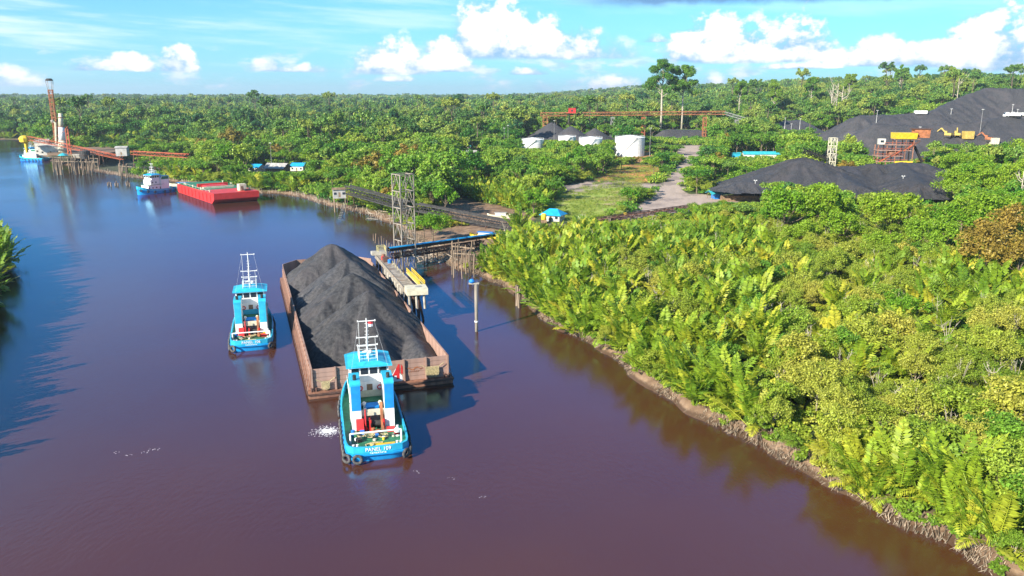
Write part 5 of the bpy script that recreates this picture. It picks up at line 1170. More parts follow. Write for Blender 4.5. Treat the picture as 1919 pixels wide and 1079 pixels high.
# --- broadleaf kinds
KIND = {}
def reg(k, m_, n, R_, H_, leaf, low, h0, r0, bark='bark', nv=3, nclump=24, flat=1.0, nl=7, far=None):
    vs_ = []
    for i in range(nv):
        cm, cc = crown_mesh('crown', m_, n, R_, H_, leaf, hash((k, i)) % 1000 if False else sum(map(ord, k))*7+i, nclump, low, flat)
        vs_.append((cm, tree_trunk('trunk', bark, cc, h0, r0, i+3, nl)))
    KIND[k] = dict(v=vs_, h=H_+low)
reg('bush', 'bush_leaf', 5200, 3.2, 5.0, .155, .9, 2.2, .14, 'dead_wood', 4)
reg('olive', 'olive_leaf', 4600, 3.4, 5.6, .15, 1.2, 2.6, .13, 'dead_wood', 3, 34)
reg('lush', 'tree_leaf', 4600, 3.0, 5.6, .17, .9, 2.4, .14, 'bark', 2, 30)
reg('bright', 'bright_leaf', 5000, 5.0, 7.5, .26, 2.5, 4, .25, 'bark', 3, 30)
reg('rust', 'rust_leaf', 4200, 4.6, 7.0, .24, 3, 4, .22, 'bark', 2, 26)
reg('round', 'tree_leaf', 2200, 5.2, 9.0, .42, 4.0, 6, .3, 'bark', 4, 26)
reg('brightfar', 'bright_leaf', 1500, 5.2, 8.0, .46, 3.0, 5, .3, 'bark', 3, 24)
reg('rustfar', 'rust_leaf', 1300, 5.2, 8.5, .46, 4.0, 5, .3, 'bark', 1, 24)
reg('tall', 'far_leaf', 1100, 5.6, 10.5, .66, 12, 15, .3, 'bark', 4, 20, .85, 5)
reg('giant', 'far_leaf', 1400, 7.5, 11, .8, 26, 30, .5, 'bark', 2, 18, .7, 6)
reg('layer', 'tree_leaf', 1200, 6.5, 6.0, .5, 7, 9, .32, 'bark', 3, 22, .6)
# far masses are single meshes, trunk included
def lump(name, m_, seed, n=260, leaf=1.25):
    cm, cc = crown_mesh(name, m_, n, 6.5, 11, leaf, seed, 12, 6); return cm
def clear_of(px, top_py, half, Y, h):
    """how tall a plant here may be without hiding what the photograph shows behind it"""
    lim = 1.0
    return lim
# (pixel x0, x1, lowest pixel row that must stay open, distance of the thing or None for the ground seen there)
CLEAR = [(978,1020,278,None),(1088,1128,270,None),(1050,1076,264,None),(1150,1215,293,None),(978,1150,262,758),(1232,1340,271,780),(1014,1034,262,745),(1143,1153,250,780),(1200,1213,256,780),(1315,1328,246,780),(1376,1387,244,780),(1010,1130,262,735),(1010,1420,219,788),(1360,1462,299,None),(1318,1375,376,None),(1372,1425,380,None),(1365,1440,362,None),(1440,1530,340,None),(1530,1600,350,None),(1600,1622,412,350),(1620,1700,360,None),(1700,1775,385,345),(1632,1722,304,None),(1530,1632,250,None),(1632,1900,236,None),(1760,1890,260,None),(1890,1919,210,None),(1546,1568,304,None),(1005,1070,418,None),
  (1060,1110,362,None),(1110,1180,345,None),(1100,1235,352,None),(1130,1235,385,None),(1060,1180,404,None),(1180,1300,398,None),(1240,1330,368,None),(1200,1290,340,None),(1225,1300,315,None),(1225,1310,292,None),(1230,1300,236,640),(1120,1295,414,None),(1300,1340,385,None),(1340,1420,300,None) if False else (1340,1345,340,None),
  (738,782,480,236),(625,800,410,None),(780,965,432,285),(820,960,405,None),(725,940,470,225),(478,570,322,None),(866,905,292,None),(560,580,318,None),(95,250,330,None),(40,250,296,None),(160,370,300,None),(255,475,385,None),(1460,1510,243,None),(500,520,322,None),(1040,1240,350,None),(1110,1240,330,None),(1232,1300,242,900)]
CLEAR = [(a, b, c, (d if d else (G((a+b)/2, c).y))) for a, b, c, d in CLEAR]
CL = np.array(CLEAR, float)
def limit_heights(P, hs, half):
    """per plant: the height that keeps the listed sight lines open"""
    out = hs.copy()
    for x0, x1, yb, Yo in CLEAR:
        cx, cy, dep = pixv(np.column_stack([P[:, :2], P[:, 2]+out])); w = half*F/dep
        hit = (cx + w*.8 > x0) & (cx - w*.8 < x1) & (P[:, 1] < Yo) & (cy < yb)
        if hit.any():
            # height whose top projects to yb at that distance
            v = (yb-CY)/F; sl = -(math.sin(PITCH)+v*math.cos(PITCH))/(math.cos(PITCH)-v*math.sin(PITCH)); hmax = CAMZ + sl*P[:, 1] - P[:, 2]
            out = np.where(hit, np.minimum(out, np.maximum(hmax, 0)), out)
    return out
NOGO = ZONES
POLYB = []
for o in list(bpy.data.objects):                       # nothing grows through the buildings and heaps
    if o.parent is None and (o.get('category') in ('house', 'hut', 'shed', 'building', 'storage tank', 'crusher plant', 'shelter', 'container', 'truck', 'cabin', 'water tank', 'excavator', 'tower', 'boat', 'wall')): POLYB.append((o.location.x, o.location.y, {'storage tank': 13, 'crusher plant': 16, 'building': 11, 'tower': 4, 'boat': 6, 'wall': 12}.get(o['category'], 8)))
MOUNDS = [o for o in bpy.data.objects if o.parent is None and o.get('category') == 'coal pile' and o.get('kind') is None]
def mound_mask(P):
    bad = np.zeros(len(P), bool)
    for o in MOUNDS:
        n = len(o.data.vertices); v = np.empty(n*3, np.float32); o.data.vertices.foreach_get('co', v); v = v.reshape(-1, 3) + np.array(o.location); gv = ground(v[:, :2], np.full(n, 400.0)); v = v[v[:, 2] > gv+.3]
        if not len(v): continue
        c = 4.0; keys = set(map(tuple, np.floor(v[:, :2]/c).astype(int)))
        near = (P[:, 0] > v[:, 0].min()-5) & (P[:, 0] < v[:, 0].max()+5) & (P[:, 1] > v[:, 1].min()-5) & (P[:, 1] < v[:, 1].max()+5)
        idx = np.nonzero(near)[0]; kk = np.floor(P[idx, :2]/c).astype(int)
        bad[idx] |= np.array([tuple(k) in keys for k in kk], bool) if len(idx) else False
    return bad
def grid_pts(x0, x1, y0, y1, s, jit=.42, test=None):
    X, Y = np.meshgrid(np.arange(x0, x1, s), np.arange(y0, y1, s)); X = X + (np.arange(X.shape[0]) % 2)[:, None]*s/2
    P = np.stack([X.ravel(), Y.ravel()], 1); return P + rng.uniform(-jit*s, jit*s, P.shape)
def valid(P, dmin):
    fr = np.abs(P[:, 0]) < P[:, 1]*.78 + 45; P = P[fr]; d = np.where(np.hypot(P[:, 0], P[:, 1]) < 2400, 0, 900.0); k = d == 0
    d[k] = sdist(P[k]); ok = d > dmin
    for z in NOGO: ok &= ~inpoly(P, z)
    for bx, by, r_ in POLYB: ok &= np.hypot(P[:, 0]-bx, P[:, 1]-by) > r_
    ok &= ~mound_mask(P); P, d = P[ok], d[ok]; return np.column_stack([P, ground(P, d)]), d
PALMZ = [(900,400),(935,440),(1000,425),(1130,428),(1290,415),(1380,440),(1450,470),(1470,520),(1520,590),(1500,650),(1430,700),(1300,690),(1180,660),(1100,640),(1010,600),(960,570),(920,510)]
PALMZ2 = [(1690,560),(1750,520),(1919,500),(1919,580),(1800,600),(1700,600)]
PALMZ3 = [(540,325),(600,320),(640,350),(745,375),(735,395),(640,375),(560,365)]
PALMZ4 = [(865,395),(870,345),(1010,350),(1050,370),(1020,395),(940,400)]
PALMZ5 = [(160,300),(170,265),(360,275),(370,292),(250,290)]
def inpx(P, poly):
    cx, cy, _ = pixv(P); return inpoly(np.stack([cx, cy], 1), poly)
bank_ok = lambda d: d < 14
items = []         # (kind, x, y, z, scale_h, scale_r, rz)
# near and middle ground
Pn, dn = valid(grid_pts(-260, 330, 55, 470, 2.9), 1.1)
cx, cy, dep = pixv(Pn); pv = vnoise(Pn[:, 0], Pn[:, 1], 16, 21); pv2 = vnoise(Pn[:, 0], Pn[:, 1], 7, 22)
isp = inpx(Pn, PALMZ) | inpx(Pn, PALMZ3) | inpx(Pn, PALMZ4) | (inpx(Pn, PALMZ2) & (pv > .3)); isp |= (dn < 7) & (pv2 > .42) & (cx > 900); isp |= (Pn[:, 0] < -60) & (Pn[:, 1] < 300)
isp &= ~((pv > .70) & (cx > 1100) & (dn > 9)); u = rng.random(len(Pn))
isp |= (pv2 > .80) & (cx > 1100) & (Pn[:, 1] < 220)
EM = (Pn[:, 1] > 230) | (dn > 10)
palms = isp & ((u < .62) | (dn < 9)); edge = palms & (dn < 3.0) & (u > .7); palms &= ~edge; palms |= edge & (dn > .6)
bush = ~isp & ((u < .20) & (Pn[:, 1] < 250) | (u < .15) & (Pn[:, 1] >= 250)) & (dn > 2.2)
def emit(kind, P, d, mask, hr, rr_, base_h, half):
    Q_ = P[mask]; n = len(Q_)
    if n == 0: return
    h = rng.uniform(*hr, n)*np.where(Q_[:, 1] > 420, .62 + .78*vnoise(Q_[:, 0], Q_[:, 1], 55, 71), 1); hl = limit_heights(Q_, h, np.full(n, half)); ok = hl > max(1.6, .16*np.mean(hr)); sh = hl/base_h
    for i in np.nonzero(ok)[0]:
        f = max(.5, min(1, hl[i]/h[i])); r_ = rng.uniform(*rr_)*f**.5*(h[i]/base_h)**.6
        items.append((kind, Q_[i, 0], Q_[i, 1], Q_[i, 2], sh[i], r_, rng.uniform(0, 6.28)))
emit('palm', Pn, dn, palms & (cx > 940), (6.2, 10.2), (1.0, 1.3), 7.0, 2.0)
emit('palm', Pn, dn, palms & (cx <= 940) & (Pn[:, 0] > -75), (5.5, 9.5), (.9, 1.15), 7.0, 2.0)
LB = (Pn[:, 0] < -75) & (Pn[:, 1] < 300); emit('palm', Pn, dn, palms & LB, (7.5, 12), (1.0, 1.3), 7.0, 2.5)
emit('bush', Pn, dn, bush & ~LB & (pv <= .5), (3.6, 8.4), (.8, 1.3), KIND['bush']['h'], 3.0)
emit('olive', Pn, dn, bush & ~LB & (pv > .5) & (pv2 <= .68), (3.8, 8.6), (.8, 1.25), KIND['olive']['h'], 3.0)
emit('lush', Pn, dn, bush & ~LB & (pv > .5) & (pv2 > .68), (4, 9), (.8, 1.2), KIND['lush']['h'], 3.0)
Pe, de = valid(grid_pts(-40, 90, 62, 260, 1.7), .1); ne = vnoise(Pe[:, 0], Pe[:, 1], 6, 51); ce = pixv(Pe)[0]; ue = rng.random(len(Pe)); Pe[:, 2] = np.maximum(Pe[:, 2], .3)
emit('palm', Pe, de, (de < 2.4) & (ne > .44) & (ue < .42) & (ce > 940), (4.4, 8.0), (1.0, 1.3), 7.0, 1.5)
emit('bush', Pe, de, (de < 2.6) & (ne < .40) & (ue < .30) & (ce > 960), (2.2, 4.6), (.6, .9), KIND['bush']['h'], 2.0)
# larger trees standing in the near and middle ground: ordinary positions from the photograph (pixel of the trunk foot, pixel height, kind)
SPOTS = [(1470,450,100,'bright'),(1530,455,108,'bright'),(1570,440,75,'bright'),(1572,470,76,'bright'),(1664,462,100,'bright'),(1650,500,66,'bright'),(1720,480,72,'bright'),(1760,500,90,'bright'),(1800,470,85,'bright'),(1755,455,66,'bright'),(1840,470,110,'bright'),
  (1830,540,120,'rust'),(1880,510,120,'rust'),(1905,550,110,'rust'),(1860,465,60,'bright'),(1785,392,75,'bright'),(1815,385,85,'bright'),(1850,392,80,'bright'),(1890,390,90,'bright'),(1830,360,75,'bright'),(1870,350,80,'bright'),(1905,345,80,'bright'),(1790,345,60,'bright'),(1800,430,60,'bush'),(1840,430,55,'bright'),(1880,440,80,'bright'),(1905,420,80,'round'),(1500,480,66,'bright'),(1440,440,55,'bright'),
  (1600,640,80,'bush'),(1500,720,90,'bush'),(1560,760,80,'bush'),(1230,500,40,'bush'),(1290,560,66,'bush'),(1610,690,90,'bush'),(1690,620,70,'bright'),(1840,700,90,'bush'),(1880,840,120,'bush'),(1800,830,100,'bush'),(1440,790,80,'bush'),(1220,705,50,'bush'),(1110,590,36,'bush'),(1060,560,34,'bush'),
  (812,455,56,'bright'),(795,445,40,'round'),(1300,410,28,'bush'),(1328,412,30,'bush'),(1360,420,36,'bush'),
  (665,350,75,'round'),(705,360,75,'rustfar'),(745,370,85,'round'),(780,375,90,'round'),(820,385,85,'round'),(845,370,95,'round'),(800,350,80,'round'),(730,330,55,'brightfar'),(690,325,50,'round'),(640,320,60,'round'),(770,330,60,'rustfar'),
  (1000,375,50,'round'),(1040,375,44,'round'),(970,350,50,'round'),(1075,330,50,'brightfar'),(1020,345,48,'brightfar'),(1100,320,36,'round'),(930,340,60,'round'),(890,350,70,'round'),(1130,328,46,'round'),(1165,318,24,'round'),(1240,318,34,'round'),(1225,325,30,'brightfar'),(1290,345,36,'round'),(1310,352,40,'brightfar'),(1340,335,36,'round'),(1300,322,26,'round'),
  (1098,316,44,'brightfar'),(1122,314,30,'round'),(1066,308,34,'round'),(1030,312,34,'brightfar'),(395,325,55,'round'),(430,330,60,'brightfar'),(460,330,62,'round'),(475,300,45,'round'),(380,300,40,'rustfar'),(410,300,45,'round'),(545,300,40,'round'),(600,310,55,'round'),(570,300,45,'round'),(440,300,60,'rustfar')]
spots = []
for px, py, ph, kd in SPOTS:
    p = G(px, py); 
    h = at_y(px, py-ph, p.y).z - p.z; h = max(h, 2.5); spots.append((kd, p.x, p.y, p.z, h/KIND[kd]['h'], (h/KIND[kd]['h'])**.8*rng.uniform(.95, 1.15), rng.uniform(0, 6.28)))
items += spots
# middle distance woods
Pm, dm = valid(grid_pts(-900, 900, 300, 1500, 8.2), 3.0); cxm, cym, _ = pixv(Pm)
near_n = (Pm[:, 1] < 430) & ((Pm[:, 0] < 330)) & (inpx(Pm, PALMZ3) | inpx(Pm, PALMZ4)); um = rng.random(len(Pm)); nz = vnoise(Pm[:, 0], Pm[:, 1], 60, 31); nz2 = vnoise(Pm[:, 0], Pm[:, 1], 25, 32)
pal5 = inpx(Pm, PALMZ5) & (nz2 > .25); base = ~near_n & ~pal5; low_w = Pm[:, 1] < 640
emit('palm', Pm, dm, pal5 | (base & (dm < 16) & (nz > .5)), (8, 12), (1.3, 1.7), 7.0, 4)
sel = base & (dm > 8)
emit('round', Pm, dm, sel & low_w & (um < .40), (10, 16), (.9, 1.25), KIND['round']['h'], 5)
emit('brightfar', Pm, dm, sel & low_w & (um >= .40) & (um < .66), (8, 13), (.85, 1.2), KIND['brightfar']['h'], 5)
emit('layer', Pm, dm, sel & low_w & (um >= .66) & (um < .80), (12, 17), (.9, 1.3), KIND['layer']['h'], 6)
emit('rustfar', Pm, dm, sel & low_w & (um >= .80) & (um < .84), (9, 14), (.8, 1.1), KIND['rustfar']['h'], 5)
emit('tall', Pm, dm, sel & low_w & (um > .975), (18, 24), (.7, 1.0), KIND['tall']['h'], 5)
emit('round', Pm, dm, sel & ~low_w & (um < .38), (12, 20), (1.0, 1.5), KIND['round']['h'], 5)
emit('brightfar', Pm, dm, sel & ~low_w & (um >= .38) & (um < .52), (10, 16), (.95, 1.3), KIND['brightfar']['h'], 5)
emit('layer', Pm, dm, sel & ~low_w & (um >= .52) & (um < .66), (14, 20), (1.0, 1.5), KIND['layer']['h'], 6)
emit('rustfar', Pm, dm, sel & ~low_w & (um >= .66) & (um < .68) & (nz > .5), (10, 15), (.9, 1.2), KIND['rustfar']['h'], 5)
emit('giant', Pm, dm, sel & ~low_w & (um >= .68) & (um < .688), (34, 46), (.9, 1.25), KIND['giant']['h'], 7)
emit('tall', Pm, dm, sel & ~low_w & (um >= .76), (19, 29), (.8, 1.3), KIND['tall']['h'], 5)
# ---- individuals and masses
def visible(it):
    x, y, d = pix((it[1], it[2], it[3]+2)); return -25 < x < 1945 and y < 1130 and d > 20
GRP = {'palm': 'palm', 'bush': 'shrub', 'olive': 'shrub', 'lush': 'shrub', 'bright': 'tree', 'rust': 'tree', 'round': 'tree', 'brightfar': 'tree', 'rustfar': 'tree', 'tall': 'tree', 'layer': 'tree', 'giant': 'tree'}
NM = {'palm': 'nipa_palm', 'bush': 'mangrove_shrub', 'tree': 'broadleaf_tree'}
LOOK = {'palm': 'nipa palm', 'bush': 'leafy green shrub', 'olive': 'yellowish olive shrub', 'lush': 'dark green shrub', 'bright': 'bright green leafy tree', 'rust': 'rust-tinged leafy tree', 'round': 'dark green rounded tree', 'brightfar': 'light green leafy tree', 'rustfar': 'orange-tinged tree', 'tall': 'tall pale-trunked tree', 'layer': 'flat-crowned tree', 'giant': 'towering tree'}
def where(it):
    x, y, d = pix((it[1], it[2], it[3])); Y = it[2]
    if it[1] < -70 and Y < 320: return 'on the shaded left bank'
    side = lambda *t: next(s for lim, s in t if x < lim)
    if Y < 125: return side((1500, 'above the muddy bank below centre'), (1750, 'by the big spreading palm'), (9e9, 'in the lower right corner'))
    if Y < 165: return side((1250, 'opposite the barge stern'), (1500, 'opposite the nearer tugboat'), (1750, 'in the wood right of centre'), (9e9, 'at the right picture edge'))
    if Y < 225: return side((1100, 'right of the mooring pile'), (1300, 'behind the mooring pile'), (1500, 'inland of the palm stand'), (1720, 'below the coal stockpile trees'), (9e9, 'beside the rust-coloured tree'))
    if Y < 330: return side((780, 'left of the lattice tower'), (1000, 'by the blue conveyor'), (1200, 'near the blue hut'), (1420, 'along the low rusty conveyor'), (1660, 'in front of the big coal stockpile'), (9e9, 'right of the big coal stockpile'))
    if Y < 480: return side((520, 'behind the red barge'), (760, 'on the bank above the dark conveyor'), (960, 'behind the dark conveyor'), (1180, 'left of the dirt yard'), (1420, 'beside the dirt road'), (1700, 'behind the big coal stockpile'), (9e9, 'right of the crushing plant'))
    if Y < 640: return side((400, 'behind the far left pier'), (800, 'behind the grey riverside shed'), (1000, 'left of the fuel tanks'), (1240, 'in front of the fuel tanks'), (1460, 'round the teal-roofed houses'), (9e9, 'below the coal benches'))
    if Y < 900: return side((500, 'behind the loader mast'), (950, 'in the middle far wood'), (1350, 'behind the orange gantry'), (9e9, 'beyond the coal benches'))
    return side((600, 'in distant forest at left'), (1200, 'far behind the gantry'), (9e9, 'on the forested hill'))
def size_key(it):
    h = {'palm': 7, 'bush': 6}.get(it[0], 12 if it[0] not in KIND else KIND[it[0]]['h']); return -h*it[4]/max(30, it[2])
seen = [i for i in items if visible(i)]; hid = [i for i in items if not visible(i)]
chosen = []; rest = list(hid)
for cat, lim in (('palm', 296), ('shrub', 290), ('tree', 292)):
    L_ = sorted([i for i in seen if GRP[i[0]] == cat], key=size_key)
    if cat == 'tree': sp = set(map(id, spots)); L_ = [i for i in L_ if id(i) in sp] + [i for i in L_ if id(i) not in sp]
    chosen += L_[:lim]; rest += L_[lim:]
SHORT = {'palm': 'nipa palms', 'bush': 'green shrubs', 'olive': 'yellowish shrubs', 'lush': 'dark shrubs', 'bright': 'bright green trees', 'rust': 'rust-tinged trees', 'round': 'dark round trees', 'brightfar': 'light green trees', 'rustfar': 'orange-tinged trees', 'tall': 'tall dense trees', 'layer': 'flat-crowned trees', 'giant': 'towering trees'}
ORD = ['leftmost', 'second', 'third', 'fourth', 'fifth', 'sixth', 'seventh', 'eighth']
ROWN = ['nearest', 'second', 'third', 'fourth', 'fifth', 'sixth', 'seventh', 'eighth', 'ninth', 'tenth']
byg = {}; LAB = {}
for n_, it in enumerate(chosen): byg.setdefault((it[0], where(it)), []).append(n_)
for (k, wh), ids in byg.items():
    if len(ids) == 1: LAB[ids[0]] = f'lone {LOOK[k]} {wh}'; continue
    ids.sort(key=lambda n_: chosen[n_][2]); nrow = (len(ids)+6)//7; per = math.ceil(len(ids)/nrow)
    for r_ in range(nrow):
        row = sorted(ids[r_*per:(r_+1)*per], key=lambda n_: pix(chosen[n_][1:4])[0])
        for j, n_ in enumerate(row):
            o_ = 'rightmost' if j == len(row)-1 and j else (ORD[j] + (' from left' if j else '')); rw = '' if nrow == 1 else f'in {ROWN[min(r_, 9)]} row '
            LAB[n_] = f'{o_} {rw}of {SHORT[k]} {wh}'
PF = 0
for n_, it in enumerate(chosen):
    k, x, y, z, sh, sr, rz = it; lk = LOOK[k]; wh = where(it); lab = LAB[n_]; grp = f'{lk}s {wh}'
    cat = GRP[k]
    if k == 'palm':
        t = thing('nipa_palm', lab, cat, (x, y, z), rz, grp)
        if PF < 75:
            PF += 1; vv = frond_set(PF, 12, 0)
            for loc, rot, s, q in vv:
                o = link('frond', FR[q], t, loc); o.rotation_mode = 'XYZ'; o.rotation_euler = (Matrix.Rotation(rot[2], 3, 'Z') @ Matrix.Rotation(rot[1], 3, 'Y') @ Matrix.Rotation(rot[0], 3, 'X')).to_euler(); o.scale = (s, s, s)
        else: link('crown', PALM[int(rng.integers(4))], t, kind='stuff')
        t.scale = (sr, sr, sh)
    else:
        cr, tr = KIND[k]['v'][int(rng.integers(len(KIND[k]['v'])))]
        t = thing('mangrove_shrub' if cat == 'shrub' else 'broadleaf_tree', lab, cat, (x, y, z), rz, grp); link('trunk', tr, t); link('crown', cr, t); t.scale = (sr, sr, sh)
# ---- everything else as instanced masses
def scatter(name, label, srcs, data, cat=None):
    """data rows: x y z sr sh rz ; srcs: meshes picked at random"""
    D = np.array(data, float); me = bpy.data.meshes.new(name); me.vertices.add(len(D)); me.vertices.foreach_set('co', D[:, :3].astype(np.float32).ravel())
    for nm, ty, ar in (('rot', 'FLOAT_VECTOR', np.column_stack([np.zeros((len(D), 2)), D[:, 5]])), ('scl', 'FLOAT_VECTOR', D[:, [3, 3, 4]])):
        a = me.attributes.new(nm, ty, 'POINT'); a.data.foreach_set('vector', ar.astype(np.float32).ravel())
    a = me.attributes.new('pick', 'INT', 'POINT'); a.data.foreach_set('value', D[:, 6].astype(np.int32) if D.shape[1] > 6 else rng.integers(0, len(srcs), len(D)).astype(np.int32))
    ng = bpy.data.node_groups.new(name, 'GeometryNodeTree'); ng.interface.new_socket('Geometry', in_out='INPUT', socket_type='NodeSocketGeometry'); ng.interface.new_socket('Geometry', in_out='OUTPUT', socket_type='NodeSocketGeometry')
    N = ng.nodes; L = ng.links; gi = N.new('NodeGroupInput'); go = N.new('NodeGroupOutput'); ip = N.new('GeometryNodeInstanceOnPoints'); g2 = N.new('GeometryNodeGeometryToInstance')
    for s in reversed(srcs):
        o = bpy.data.objects.new(name + '_source', s); oi = N.new('GeometryNodeObjectInfo'); oi.inputs['Object'].default_value = o; oi.inputs['As Instance'].default_value = True; L.new(oi.outputs['Geometry'], g2.inputs[0]) if False else None; SRC.append((oi, o))
    jn = N.new('GeometryNodeJoinGeometry')
    for oi, o in SRC[-len(srcs):]: L.new(oi.outputs['Geometry'], jn.inputs[0])
    def at(nm, ty):
        x = N.new('GeometryNodeInputNamedAttribute'); x.data_type = ty; x.inputs[0].default_value = nm; return x.outputs[0]
    L.new(gi.outputs[0], ip.inputs['Points']); L.new(jn.outputs[0], ip.inputs['Instance']); ip.inputs['Pick Instance'].default_value = True; L.new(at('pick', 'INT'), ip.inputs['Instance Index'])
    er = N.new('FunctionNodeEulerToRotation'); L.new(at('rot', 'FLOAT_VECTOR'), er.inputs[0]); L.new(er.outputs[0], ip.inputs['Rotation']); L.new(at('scl', 'FLOAT_VECTOR'), ip.inputs['Scale']); L.new(ip.outputs[0], go.inputs[0])
    o = link(name, me, kind='stuff', label=label, cat=cat); md = o.modifiers.new('scatter', 'NODES'); md.node_group = ng; return o
SRC = []
def merge(a, b, name):
    va, fa = me_arrays(a); vb, fb = me_arrays(b); me = bpy.data.meshes.new(name); me.from_pydata([tuple(map(float, v)) for v in va] + [tuple(map(float, v)) for v in vb], [], fa + [tuple(i+len(va) for i in q) for q in fb])
    me.materials.append(a.materials[0]); me.materials.append(b.materials[0]); me.polygons.foreach_set('material_index', [0]*len(fa) + [1]*len(fb)); me.update(); return me
def rows(kinds): return [(i[1], i[2], i[3], i[5], i[4], i[6]) for i in rest if i[0] in kinds]
if rows(('palm',)): scatter('palm_thicket', 'dense thicket of further nipa palms along the banks', PALM, rows(('palm',)), 'palms')
if rows(('bush',)): scatter('shrub_thicket', 'dense thicket of further mangrove shrubs in the wood', [v[0] for kk in ('bush', 'olive', 'lush') for v in KIND[kk]['v']], [(i[1], i[2], i[3], i[5], i[4], i[6], {'bush': 0, 'olive': 4, 'lush': 7}[i[0]] + int(rng.integers({'bush': 4, 'olive': 3, 'lush': 2}[i[0]]))) for i in rest if i[0] in ('bush', 'olive', 'lush')], 'shrubs')
srcs, pk, dat = [], {}, []
for kd in ('bright', 'rust', 'round', 'brightfar', 'rustfar', 'tall', 'layer', 'giant'):
    pk[kd] = (len(srcs), len(KIND[kd]['v'])); srcs += [merge(c, t_, 'tree') for c, t_ in KIND[kd]['v']]
for i in rest:
    if i[0] in pk: a, n = pk[i[0]]; dat.append((i[1], i[2], i[3], i[5], i[4], i[6], a + int(rng.integers(n))))
scatter('forest', 'mixed rainforest covering the plain beyond the yards', srcs, dat, 'forest')
# far plain and hill, out to the horizon
LUMP = [lump('far_tree', 'far_leaf', 50+i) for i in range(4)] + [lump('far_tree', 'tree_leaf', 60+i) for i in range(2)] + [merge(*KIND['giant']['v'][i], 'far_giant') for i in range(2)]
dat = []
for (y0, y1, s) in ((1500, 2200, 11), (2200, 3600, 18), (3600, 6500, 34), (6500, 13000, 75)):
    P, d = valid(grid_pts(-y1*.78, y1*.78, y0, y1, s), 4); k = s/11
    for p in P:
        f = rng.uniform(.7, 1.6)*(.65+.7*float(vnoise(p[:1], p[1:2], 160, 72)[0])); gt = rng.random() < .02*k**.5; dat.append((p[0], p[1], p[2]-.5, (f*k**.75*1.05) if not gt else rng.uniform(1, 1.7), rng.uniform(.55, 1.5)*(.6+.8*float(vnoise(p[:1], p[1:2], 160, 72)[0]))*1.25 if not gt else rng.uniform(.85, 1.25), rng.uniform(0, 6.28), 6 + int(rng.integers(2)) if gt else int(rng.integers(6))))
scatter('distant_forest', 'distant rainforest reading as one mass out to the horizon', LUMP, dat, 'forest')
P, d = valid(grid_pts(-1700, -560, 520, 1500, 9), 2); dat = [(p[0], p[1], p[2], rng.uniform(.7, 1.1), rng.uniform(.6, 1.0), rng.uniform(0, 6.28), int(rng.integers(6))) for p in P if p[0] < -p[1]*.3 and not (-900 < p[0] and p[1] > 300 and p[0] > -.78*p[1] - 45 and False) and p[0] < -900]
if dat: scatter('bend_forest', 'rainforest lining the far river bend at the left', LUMP[:6], dat, 'forest')
# undergrowth and low cover between the trees
cov, _ = crown_mesh('undergrowth_tuft', 'bush_leaf', 260, 1.9, 1.6, .24, 77, 9, -.1); cov2, _ = crown_mesh('undergrowth_tuft', 'tree_leaf', 160, 3.4, 2.6, .5, 78, 9, -.1)
P, d = valid(grid_pts(-240, 230, 60, 330, 2.1), .8); P[:, 2] -= .1; hs = limit_heights(P, np.full(len(P), 1.5), np.full(len(P), 1.5)); ok = hs > .7
scatter('undergrowth', 'low leafy undergrowth between the palms and shrubs', [cov], [(p[0], p[1], p[2], rng.uniform(.7, 1.2), rng.uniform(.5, 1.3), rng.uniform(0, 6.28)) for p in P[ok]], 'undergrowth')
P, d = valid(grid_pts(-560, 620, 330, 900, 5.2), 3.0)
scatter('undergrowth', 'scrub filling the gaps of the middle wood', [cov2], [(p[0], p[1], p[2]-.2, rng.uniform(.8, 1.3), rng.uniform(.6, 1.5), rng.uniform(0, 6.28)) for p in P], 'undergrowth')
# grass tufts on the open ground
tb = MB(); r_ = random.Random(3)
for k in range(26):
    a = r_.uniform(0, 6.28); x, y = r_.uniform(-.8, .8), r_.uniform(-.8, .8); h = r_.uniform(.3, .8); tb.add([(x-.05, y, 0), (x+.05, y, 0), (x+math.cos(a)*h*.5, y+math.sin(a)*h*.5, h)], [(0,1,2)])
tuft = tb.mesh('grass_tuft', M['grass_blade'])
gp = grid_pts(0, 230, 290, 620, 2.0); m_ = np.zeros(len(gp), bool)
for z in (GRASS, GRASS2, SLOPE): m_ |= inpoly(gp, z)
gp = gp[m_ & (vnoise(gp[:, 0], gp[:, 1], 9, 41) > .3)]; gg = ground(gp)
scatter('grass', 'rough grass on the open slopes of the yard', [tuft], [(a[0], a[1], z, rng.uniform(.8, 1.6), rng.uniform(.7, 1.5), rng.uniform(0, 6.28)) for a, z in zip(gp, gg)], 'grass')
